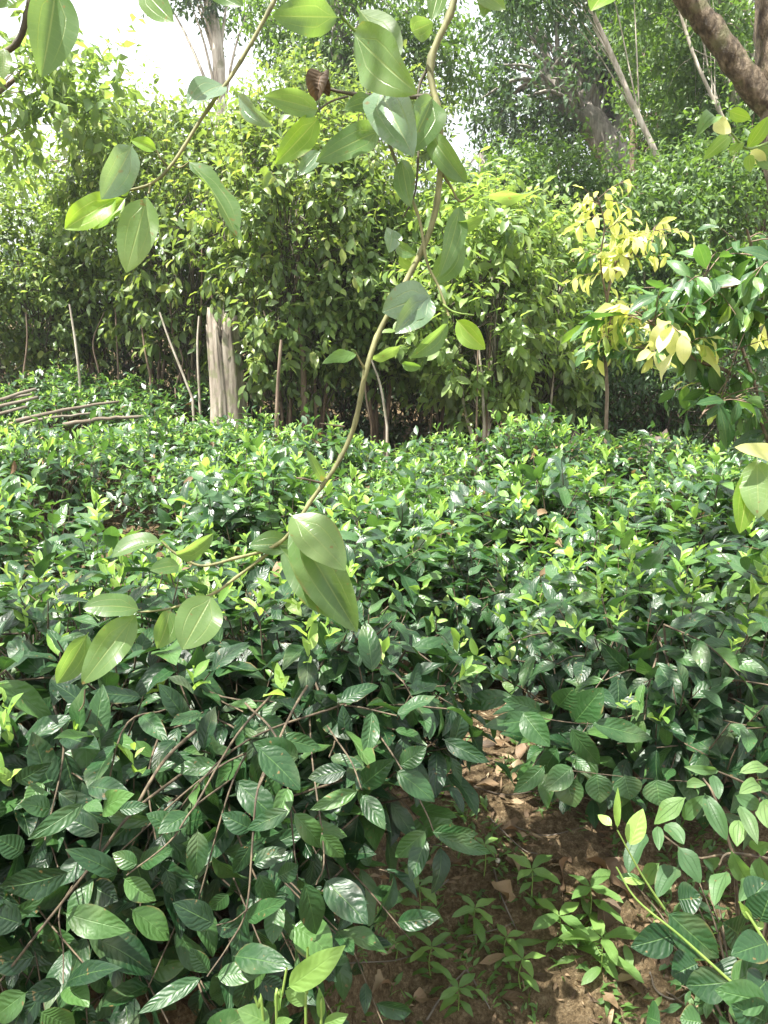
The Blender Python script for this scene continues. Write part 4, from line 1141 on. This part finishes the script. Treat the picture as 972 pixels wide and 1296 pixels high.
# bare thin stems standing among them
GS = 'bare thin stems in the shade of the trees'
for pts, r, mat, lb in [
    ([(100, 470, 9.0), (95, 430, 9.0), (88, 385, 9.0)], .020, 'palebark', 'pale thin bare stem leaning left behind the raised tea bed'),
    ([(190, 475, 9.0), (183, 440, 9.0), (178, 400, 9.0)], .018, 'bark', 'thin brown bare stem left of the crooked pale one'),
    ([(244, 505, 8.4), (228, 465, 8.4), (214, 430, 8.4), (202, 395, 8.4)], .018, 'palebark', 'crooked pale bare stem left of the split grey stump'),
    ([(252, 490, 8.6), (250, 440, 8.6), (252, 400, 8.6)], .020, 'palebark', 'straight bare stem close beside the split grey stump'),
    ([(310, 505, 8.2), (300, 450, 8.2), (280, 405, 8.2), (262, 360, 8.2)], .024, 'bark', 'brown stem leaning across the face of the grey stump'),
    ([(385, 530, 7.9), (384, 470, 7.9), (380, 410, 7.9)], .045, 'bark', 'dark reddish bare trunk beside the many-stemmed tree'),
    ([(490, 540, 7.6), (482, 490, 7.6), (470, 455, 7.6)], .018, 'palebark', 'white thin stem tilted behind the hanging branch'),
    ([(470, 540, 7.8), (462, 490, 7.8), (466, 450, 7.8)], .014, 'bark', 'thin brown stem beside the tilted white one'),
    ([(613, 540, 7.4), (610, 480, 7.4), (606, 440, 7.4)], .018, 'palebark', 'straight thin white stem beneath the lower round crown'),
    ([(603, 540, 7.3), (604, 490, 7.3), (605, 440, 7.3)], .012, 'bark', 'slender brown stem just left of the straight white one'),
    ([(616, 535, 7.5), (618, 480, 7.5), (622, 400, 7.5)], .016, 'bark', 'brown stem just right of the straight white one'),
    ([(150, 480, 9.6), (148, 430, 9.6), (146, 390, 9.6)], .016, 'bark', 'thin dark bare stem above the pole tips'),
    ([(350, 530, 7.2), (352, 480, 7.2), (356, 430, 7.2)], .024, 'bark', 'reddish bare stem at the field edge right of the stump'),
]:
    p = smooth_path([P(*q) for q in pts], 5)
    base = p[0].copy(); base[2] = gz(base[0], base[1]) - .05
    p = np.vstack([base, p]); 
    mb = MB(base); mb.tube(p, (r * .8, r * .5), 8, wob=.08)
    o = mb.build('bare_stem', M[mat]); o.location = Vector(base); tag(o, lb, 'bare stem', GS)

for px, y0, y1, Y, lb in [(30, 470, 395, 9.3, 'thin upright bare stem nearest the left edge behind the bed'), (125, 470, 395, 9.8, 'thin upright bare stem above the single long pole'),
                     (222, 490, 420, 9.0, 'thin upright bare stem just left of the crooked pale one'), (330, 520, 420, 8.6, 'thin brown bare stem in the dark right beside the stump'),
                     (415, 530, 430, 8.4, 'thin bare stem right of the dark reddish trunk'), (545, 530, 440, 8.6, 'thin bare stem between the hanging branch and the white stem'),
                     (650, 530, 430, 8.7, 'thin bare stem in the hollow right of the white stem')]:
    p = smooth_path([P(px, y0, Y), P(px + random.uniform(-10, 10), (y0 + y1) / 2, Y), P(px + random.uniform(-9, 9), y1, Y)], 5)
    base = p[0].copy(); base[2] = gz(base[0], base[1]) - .05
    mb = MB(base); mb.tube(np.vstack([base, p]), (.011, .007), 7, wob=.06)
    o = mb.build('bare_stem', M['bark']); o.location = Vector(base); tag(o, lb, 'bare stem', GS)

# split dead stump
def stump():
    base = P(286, 512, 7.95); base[2] = gz(base[0], base[1]) - .02
    t = thing('dead_stump', 'tall split grey dead stump among the trees', 'stump', base)
    hgt = P(286, 406, 7.95)[2] - base[2]
    na, nh = 40, 14
    a = np.linspace(0, 2 * np.pi, na, endpoint=False)
    ridg = 1 + .10 * np.sin(a * 7 + 1) + .06 * np.sin(a * 13) - .35 * np.exp(-((a - 4.75) / .10) ** 2)
    top = hgt * (1 + .05 * np.sin(a * 5) + .04 * np.sin(a * 11 + 2) - .10 * np.exp(-((a - 4.75) / .25) ** 2))
    V = []
    for i in range(nh):
        f = i / (nh - 1)
        r = .15 * (1.15 + .25 * (1 - f) ** 4 - .22 * f) * ridg
        V.append(np.stack([r * np.cos(a) + .02 * math.sin(f * 4), r * np.sin(a), top * f], -1))
    for f, rr in ((0, .7), (.25, .55), (.5, .2)):
        r = .15 * .9 * rr * ridg
        V.append(np.stack([r * np.cos(a), r * np.sin(a), top * (1 - f * .4)], -1))
    V = np.array(V); n = len(V)
    i, j = np.meshgrid(np.arange(n - 1), np.arange(na), indexing='ij'); j2 = (j + 1) % na
    mb = MB(); mb.add(V.reshape(-1, 3), np.stack([i * na + j, i * na + j2, (i + 1) * na + j2, (i + 1) * na + j], -1).reshape(-1, 4))
    mb.build('trunk', M['deadwood'], t)
    sp = MB()
    for x, h in ((.02, 1.12), (.05, 1.07), (-.05, 1.05), (-.02, 1.08), (.075, 1.03)):
        sp.tube(np.array([[x, -.10, hgt * .9], [x + .005, -.10, hgt * 1.0], [x + .01, -.095, hgt * h]]), (.02, .002), 5)
    sp.build('splinters', M['deadwood'], t)
stump()

# stacked poles on the left
GP = 'dry poles lying over the tea at the left'
for pts, r, lb in [
    ([(-60, 520, 6.9), (46, 489, 7.1)], .030, 'topmost dry pole of the stack at the left edge'),
    ([(-60, 512, 7.0), (40, 496, 7.2)], .026, 'second dry pole of the stack at the left edge'),
    ([(-60, 528, 6.8), (48, 499, 7.0)], .030, 'nearest thick dry pole of the stack at the left edge'),
    ([(-60, 522, 7.05), (30, 504, 7.15)], .026, 'dry pole low in the stack behind the nearest one'),
    ([(-60, 536, 6.75), (35, 512, 6.9)], .028, 'lowest dry pole of the stack at the left edge'),
    ([(20, 530, 6.7), (90, 514, 6.9), (150, 505, 7.1)], .026, 'long single pole pointing right from the stack'),
    ([(25, 534, 6.6), (60, 526, 6.7), (120, 520, 6.85)], .022, 'thinner pole lying just under the long single one'),
    ([(80, 534, 6.5), (130, 527, 6.55), (182, 524, 6.6)], .028, 'dark weathered log lying flat before the long pole'),
]:
    p = smooth_path([P(*q) for q in pts], 6); p = p + rng.normal(size=p.shape) * .003
    m = len(p); rr = np.linspace(r * .68, r * .42, m); p[:, 2] -= .02 
    p2 = np.vstack([p[0], p, p[-1]]) + 0; rr2 = np.concatenate([[.001], rr, [.001]])
    p2[0] = p[0] + (p[0] - p[1]) * .02; p2[-1] = p[-1] + (p[-1] - p[-2]) * .02
    mb = MB(p[0]); mb.tube(p2, rr2, 9, wob=.025)
    o = mb.build('dry_pole', M['pole']); o.location = Vector(p[0]); tag(o, lb, 'pole', GP)

# boulder and dark stump in the hollow on the right
def boulder(px, py, Y, s, label, mat='rock', name='boulder', cat='boulder'):
    c = P(px, py, Y); z0 = gz(c[0], c[1])
    n, m = 10, 18
    th = np.linspace(.02, np.pi * .62, n); ph = np.linspace(0, 2 * np.pi, m, endpoint=False)
    T, Ph = np.meshgrid(th, ph, indexing='ij')
    r = 1 + .12 * np.sin(3 * Ph + 2 * T) + .08 * np.sin(5 * Ph - 3 * T) + .05 * rng.normal(size=T.shape)
    V = np.stack([s[0] * r * np.sin(T) * np.cos(Ph), s[1] * r * np.sin(T) * np.sin(Ph), s[2] * r * (np.cos(T) + .25)], -1)
    i, j = np.meshgrid(np.arange(n - 1), np.arange(m), indexing='ij'); j2 = (j + 1) % m
    mb = MB(); mb.add(V.reshape(-1, 3), np.stack([i * m + j, (i + 1) * m + j, (i + 1) * m + j2, i * m + j2], -1).reshape(-1, 4))
    o = mb.build(name, M[mat]); o.location = (c[0], c[1], float(z0)); tag(o, label, cat)
boulder(835, 540, 7.2, (.26, .22, .36), 'low brown boulder half hidden behind the drooping sapling')
boulder(728, 500, 7.9, (.15, .14, .34), 'dark rounded rotten stump in the hollow under the trees', 'darkstem', 'rotten_stump', 'stump')

# ------------------------------------------------------------------ forest behind
GF = 'tall forest trees on the rise behind'
def put(t, px, Y, lb, rz=None, dz=0):
    p = P(px, 450, Y); t.location = (p[0], Y, float(gz(p[0], Y)) + dz); t.rotation_euler = (0, 0, rz or 0); t['label'] = lb; t['group'] = GF

def forest_tree(label, px, Y, trunk_pts, r0, r1, crown, L, nclump, ntw, mat, bark, clump, limbs=()):
    """trunk_pts: pixel path of the visible trunk at distance Y; crown: list of (px, py, dY, rx, ry, rz) masses"""
    p = [P(*q) if len(q) == 3 else P(q[0], q[1], Y) for q in trunk_pts]
    base = p[0].copy(); base[2] = gz(base[0], base[1]) - .2
    t = thing('forest_tree', label, 'tree', base, 0, GF)
    TB = MB(base); pth = smooth_path([base] + p, 6)
    TB.tube(pth, np.linspace(r0, r1, len(pth)), 12, wob=.05); TB.build('trunk', M[bark], t)
    SB, LB = MB(base), Leaves(base)
    for lp in limbs:
        q = smooth_path([P(*w) if len(w) == 3 else P(w[0], w[1], Y) for w in lp], 5)
        SB.tube(q, (r1 * .9, r1 * .3), 8, wob=.05)
    for (cx, cy, dY, rx, ry, rz_) in crown:
        c0 = P(cx, cy, Y + dY)
        share = max(3, int(1.35 * nclump * rx * rz_ / sum(q[3] * q[5] for q in crown)))
        for k in range(share):
            v = unit(rng.normal(size=3)) * rng.uniform(.3, 1) ** .5
            c = c0 + v * np.array([rx, ry, rz_])
            q = pth[rng.integers(len(pth) // 2, len(pth))]
            if k % 3 == 0: SB.tube(smooth_path([q, (q + c) / 2 + UP * .3, c], 4), (r1 * .35, r1 * .06), 4)
            for m_ in range(int(ntw * 1.7)):
                st = c + rng.normal(size=3) * clump * .4
                d = unit(rng.normal(size=3) + v * .6)
                tip = st + d * clump * rng.uniform(.5, 1)
                leafy(LB, np.array([st, (st + tip) / 2 + UP * .02, tip]), 6, L, L * .5, alpha=.95, droop=.3, upw=.7, start=.1, jit=.6)
    SB.build('branches', M[bark], t)
    LB.build('crown', M[mat], t, 'cinnamon', 2, 1)
    return t

forest_tree('big dark tree with a leaning forked grey trunk above the yellow sapling', 765, 19, [(778, 215), (765, 180), (745, 150), (722, 135), (690, 100)], .42, .2,
            [(690, 90, 0, 2.2, 2, 1.6), (760, 20, 1, 2.6, 2, 1.6), (700, 160, 1, 1.6, 1.5, 1.1), (790, 130, 1, 1.4, 1.4, 1.4), (860, 60, 1.5, 2.0, 1.6, 1.8)], .20, 190, 9, 'forest', 'greybark', .55,
            [[(770, 190, 19), (790, 140, 19), (800, 90, 19)], [(745, 150, 19), (735, 100, 19), (745, 40, 19)]])
forest_tree('slim pale trunk leaning left high above the yellow sapling', 845, 12, [(905, 400), (878, 320), (852, 245), (828, 190), (800, 130), (772, 65), (738, -10), (715, -70)], .046, .034,
            [(735, -60, 0, 1.3, 1, .6), (690, -20, .3, .6, .6, .5)], .16, 26, 9, 'forest', 'palebark', .45)
forest_tree('pale twin trunk leaning left at the upper right', 925, 12.2, [(985, 330), (950, 240), (925, 170), (905, 130), (882, 80), (862, 20), (850, -40)], .032, .02,
            [(850, 30, .8, .9, .8, .8), (900, 150, .8, 1.0, .8, .7)], .15, 46, 8, 'hill', 'palebark', .42, [[(915, 150, 12.2), (895, 80, 12.4), (885, 10, 12.5), (878, -40, 12.6)]])
forest_tree('thick mottled grey trunk behind the pale twin trunk', 935, 12.8, [(960, 330), (945, 220), (936, 165), (925, 110), (905, 50), (893, 10), (880, -50)], .09, .075,
            [(950, 20, 1, 1.6, 1.3, 1.2), (890, 120, 1.2, 1.3, 1.0, 1.1), (965, 130, .8, 1.2, 1, 1.3)], .17, 75, 9, 'hill', 'palebark', .48)
forest_tree('bluish distant tree in the gap of sky beside the bent branch', 612, 26, [(612, 330), (612, 260), (610, 190)], .2, .1,
            [(612, 235, 0, .9, 1, 1.0), (640, 250, 0, 1.2, 1, .9), (590, 265, 0, 1.0, 1, .8)], .22, 60, 9, 'forest', 'greybark', .6)
forest_tree('tall tree behind the top centre leaves with a grey trunk in the sky gap', 470, 16, [(450, 300), (440, 200), (430, 100), (425, 0)], .16, .1,
            [(455, 45, 0, 1.3, 1, 1.2), (520, 90, .5, 1.1, 1, 1.1), (400, 60, .5, .75, .8, .9), (345, 20, .5, .5, .6, .5)], .17, 100, 9, 'hill', 'greybark', .5,
            [[(430, 110, 16), (470, 60, 16), (520, 10, 16)]])
forest_tree('far pale trunk rising through the bright sky at the top left', 270, 20, [(285, 260), (280, 150), (275, 60), (262, -10)], .16, .13,
            [(290, 0, 0, .9, .8, .4), (255, 5, 0, .4, .4, .3), (235, -40, 0, 1.2, 1, .5)], .2, 22, 7, 'forest', 'palebark', .5)
forest_tree('light green tree with loose leaf rosettes at the upper left edge', 40, 9, [(-75, 420), (-60, 250), (-30, 150), (30, 90)], .05, .02,
            [(30, 130, 0, .7, .5, .55), (100, 110, .2, .45, .5, .4), (20, 40, 0, .6, .5, .5), (60, 190, .3, .7, .5, .35), (130, 150, .3, .25, .3, .25)], .21, 17, 6, 'cinn_light', 'bark', .34)
forest_tree('yellowish bushy tree rising left of the sky gap', 170, 12.5, [(160, 420), (165, 300), (170, 200)], .07, .04,
            [(150, 190, 0, .9, .7, .6), (60, 230, 0, .9, .7, .6), (230, 200, .5, .8, .7, .5), (110, 140, .5, .4, .4, .4)], .14, 60, 8, 'cinn_light', 'bark', .42)
forest_tree('pale leafy tree crown showing above the middle of the tree line', 380, 13, [(390, 420), (385, 300), (380, 200)], .07, .04,
            [(330, 190, 0, .9, .8, .75), (400, 150, .3, .9, .8, .7), (480, 170, .3, .9, .8, .8), (290, 215, 0, .6, .6, .5)], .14, 85, 9, 'cinn', 'bark', .4)

forest_tree('broad green tree filling the slope under the mottled trunk', 930, 12, [(960, 420), (950, 320), (940, 220)], .08, .05,
            [(930, 235, -.6, 1.0, .7, .6), (850, 275, -1., .9, .7, .5), (905, 200, .9, .8, .7, .4), (985, 170, .2, .6, .7, .9)], .13, 120, 9, 'hill', 'bark', .42)
forest_tree('green tree standing between the leaning forked trunk and the slim pale trunk', 800, 16, [(815, 400), (805, 300), (800, 150)], .1, .06,
            [(825, 225, 0, .9, 1, .6), (850, 120, .5, .7, .9, 1.2), (860, 10, .8, .9, .9, .8)], .16, 100, 9, 'hill', 'bark', .48)
forest_tree('light green tree in front of the forked trunk at its foot', 700, 13, [(700, 420), (698, 330), (700, 250)], .07, .04,
            [(690, 235, 0, .9, .8, .6), (640, 275, .2, .9, .8, .6), (740, 265, .2, .7, .7, .5)], .13, 85, 9, 'hill', 'bark', .42)

# shrubs on the hillside at the right and centre
GH = 'green shrubs covering the slope behind'
hs = [make_tree('hillside_shrub', 'x', 'shrub', 2.3, .05, 1.1, .9, 60, 8, .13, 'hill', 'bark', 3, .03, fine=1, clump=.4, group=GH),
      make_tree('hillside_shrub', 'x', 'shrub', 2.6, .05, 1.2, .9, 60, 9, .12, 'hill', 'bark', 3, .03, fine=1, clump=.42, group=GH),
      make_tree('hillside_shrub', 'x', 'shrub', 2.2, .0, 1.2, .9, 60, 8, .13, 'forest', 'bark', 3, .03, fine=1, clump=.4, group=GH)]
first = set()
for px, Y, pi, sc, lb in [
    (720, 11.5, 0, 1.0, 'bushy shrub behind the yellow sapling, left of it'), (790, 11.2, 1, 1.0, 'bushy shrub straight behind the yellow sapling'), (870, 10.6, 1, 1.0, 'tall shrub behind the drooping sapling'),
    (950, 10.2, 0, 1.05, 'shrub at the right edge above the drooping sapling'), (650, 13, 0, 1.1, 'shrub above the white trunks in the sky gap'), (720, 14.5, 1, 1.1, 'bright shrub at the foot of the leaning forked trunk'),
    (800, 14, 0, 1.15, 'higher shrub on the slope above the yellow sapling'), (880, 13.2, 1, 1.15, 'higher shrub below the pale twin trunk'), (960, 13, 1, 1.2, 'higher shrub at the right edge below the thick limb'),
    (840, 17, 0, 1.3, 'uppermost shrub on the slope between the pale trunks'), (930, 17, 1, 1.4, 'uppermost shrub at the right behind the mottled trunk'), (580, 14, 0, 1.15, 'shrub filling the tree line gap behind the bent branch'),
    (690, 10.2, 2, .72, 'low dark shrub in the hollow right of the white trunks'), (770, 9.6, 2, .75, 'low dark shrub behind the yellow sapling stem'), (840, 9.4, 2, .75, 'low dark shrub behind the brown boulder'), (620, 10.4, 2, .75, 'low dark shrub behind the white trunks'),
    (530, 10.6, 2, .75, 'low dark shrub behind the hanging branch'), (440, 10.4, 2, .75, 'low dark shrub right of the many-stemmed tree'), (350, 10.8, 2, .75, 'low dark shrub in the shade right of the stump'),
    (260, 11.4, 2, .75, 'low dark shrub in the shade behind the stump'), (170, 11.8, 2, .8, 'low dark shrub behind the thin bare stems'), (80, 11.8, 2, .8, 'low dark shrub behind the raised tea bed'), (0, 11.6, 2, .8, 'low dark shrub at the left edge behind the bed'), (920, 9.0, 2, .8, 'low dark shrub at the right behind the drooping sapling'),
]:
    p = P(px, 470, Y); loc = (p[0], Y, float(gz(p[0], Y)) - .05); rz = random.random() * 6.28
    if pi not in first:
        first.add(pi); o = hs[pi]; o.location = loc; o.rotation_euler = (0, 0, rz); o.scale = (sc,) * 3; o['label'] = lb
    else: dup(hs[pi], loc, rz, lb, GH, (sc, sc, sc * random.uniform(.92, 1.1)))

def undergrowth():
    LB = Leaves(); n = 17000
    x = rng.uniform(-9, 9, n); y = rng.uniform(8.8, 17, n)
    h = rng.random(n) ** 1.2 * np.clip((y - 8.2) * .5, .25, 1.9)
    d = unit(rng.normal(size=(n, 3)) + UP * -.1)
    LB.add(np.stack([x, y, gz(x, y) + h], -1), d, UP + rng.normal(size=(n, 3)) * .5, rng.uniform(.09, .17, n), .06, .5, .2, rng.random(n))
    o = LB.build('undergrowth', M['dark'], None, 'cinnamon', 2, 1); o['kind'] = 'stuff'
undergrowth()

def far_wood():
    LB = Leaves(); n = 16000
    x = rng.uniform(-34, 40, n); y = rng.uniform(32, 40, n)
    top = 2.2 + 1.0 * np.sin(x * .35 + 1) + .6 * np.sin(x * .9) + 2.2 * sm(2, 14, x)
    h = rng.random(n) * (1.0 + top)
    d = unit(rng.normal(size=(n, 3)))
    LB.add(np.stack([x, y, gz(x, y) * .6 + h], -1), d, UP + rng.normal(size=(n, 3)) * .6, rng.uniform(.5, .9, n), .4, .5, .2, rng.random(n))
    o = LB.build('far_wood', M['forest'], None, 'cinnamon', 2, 1); o['kind'] = 'stuff'
far_wood()

def haze():
    me = bpy.data.meshes.new('haze')
    x, y0, y1, z0, z1 = 47, -21, 47, -2.0, 16
    V = [(a, b, c) for a in (-x, x) for b in (y0, y1) for c in (z0, z1)]
    me.from_pydata(V, [], [(0, 1, 3, 2), (4, 6, 7, 5), (0, 4, 5, 1), (2, 3, 7, 6), (0, 2, 6, 4), (1, 5, 7, 3)])
    m, nt = newmat('haze')
    pv = nt.nodes.new('ShaderNodeVolumePrincipled'); pv.inputs['Color'].default_value = (.93, .96, 1, 1); pv.inputs['Density'].default_value = HAZE
    pv.inputs['Anisotropy'].default_value = .3
    o_ = nt.nodes.new('ShaderNodeOutputMaterial'); nt.links.new(pv.outputs[0], o_.inputs['Volume'])
    me.materials.append(m)
    o = link(bpy.data.objects.new('haze', me)); o['kind'] = 'stuff'
HAZE = .0012
if HAZE > 0: haze()

# ------------------------------------------------------------------ light, sky, camera
sc = bpy.context.scene
SUN = unit([-.34, -.22, .92])
elev = math.asin(SUN[2]); azim = math.atan2(SUN[0], SUN[1])
w = bpy.data.worlds.new('World'); sc.world = w; w.use_nodes = True
nt = w.node_tree; nt.nodes.clear()
sky = nt.nodes.new('ShaderNodeTexSky'); sky.sky_type = 'NISHITA'; sky.sun_disc = False
sky.sun_elevation = elev; sky.sun_rotation = azim
sky.air_density = 1.0; sky.dust_density = 8.0; sky.ozone_density = 1.0
bg = nt.nodes.new('ShaderNodeBackground'); bg.inputs[1].default_value = .085
out = nt.nodes.new('ShaderNodeOutputWorld')
tc = nt.nodes.new('ShaderNodeTexCoord')
cn = nt.nodes.new('ShaderNodeTexNoise'); cn.inputs['Scale'].default_value = 2.2; cn.inputs['Detail'].default_value = 5
nt.links.new(tc.outputs['Generated'], cn.inputs['Vector'])
cm = nt.nodes.new('ShaderNodeMapRange'); cm.inputs[1].default_value = .25; cm.inputs[2].default_value = .65; cm.inputs[3].default_value = .45; cm.inputs[4].default_value = .9
nt.links.new(cn.outputs['Fac'], cm.inputs[0])
cx = nt.nodes.new('ShaderNodeMix'); cx.data_type = 'RGBA'; cx.inputs[7].default_value = (7.6, 7.8, 8.0, 1)
nt.links.new(cm.outputs[0], cx.inputs[0]); nt.links.new(sky.outputs[0], cx.inputs[6])
nt.links.new(cx.outputs[2], bg.inputs[0]); nt.links.new(bg.outputs[0], out.inputs[0])
sl = bpy.data.lights.new('sun', 'SUN'); sl.energy = 5.0; sl.angle = R(.5); sl.color = (1, .955, .88)
so = bpy.data.objects.new('sun', sl); C.objects.link(so)
so.rotation_euler = Vector(SUN).to_track_quat('Z', 'Y').to_euler()
so.location = (0, 0, 12)

cam = bpy.data.cameras.new('camera'); co = bpy.data.objects.new('camera', cam); C.objects.link(co)
cam.sensor_fit = 'VERTICAL'; cam.sensor_height = 36; cam.lens = 36 * F / 1296
cam.clip_start = .05; cam.clip_end = 1500
co.location = CAM; co.rotation_euler = (math.pi / 2 - PITCH, 0, 0)
sc.camera = co
sc.view_settings.view_transform = 'Standard'; sc.view_settings.look = 'None'; sc.view_settings.gamma = 1
sc.view_settings.exposure = 1.78
sc.render.engine = 'CYCLES'
cy = sc.cycles
cy.max_bounces = 6; cy.diffuse_bounces = 4; cy.glossy_bounces = 2; cy.transmission_bounces = 4; cy.transparent_max_bounces = 4
cy.caustics_reflective = False; cy.caustics_refractive = False
cy.sample_clamp_indirect = 6
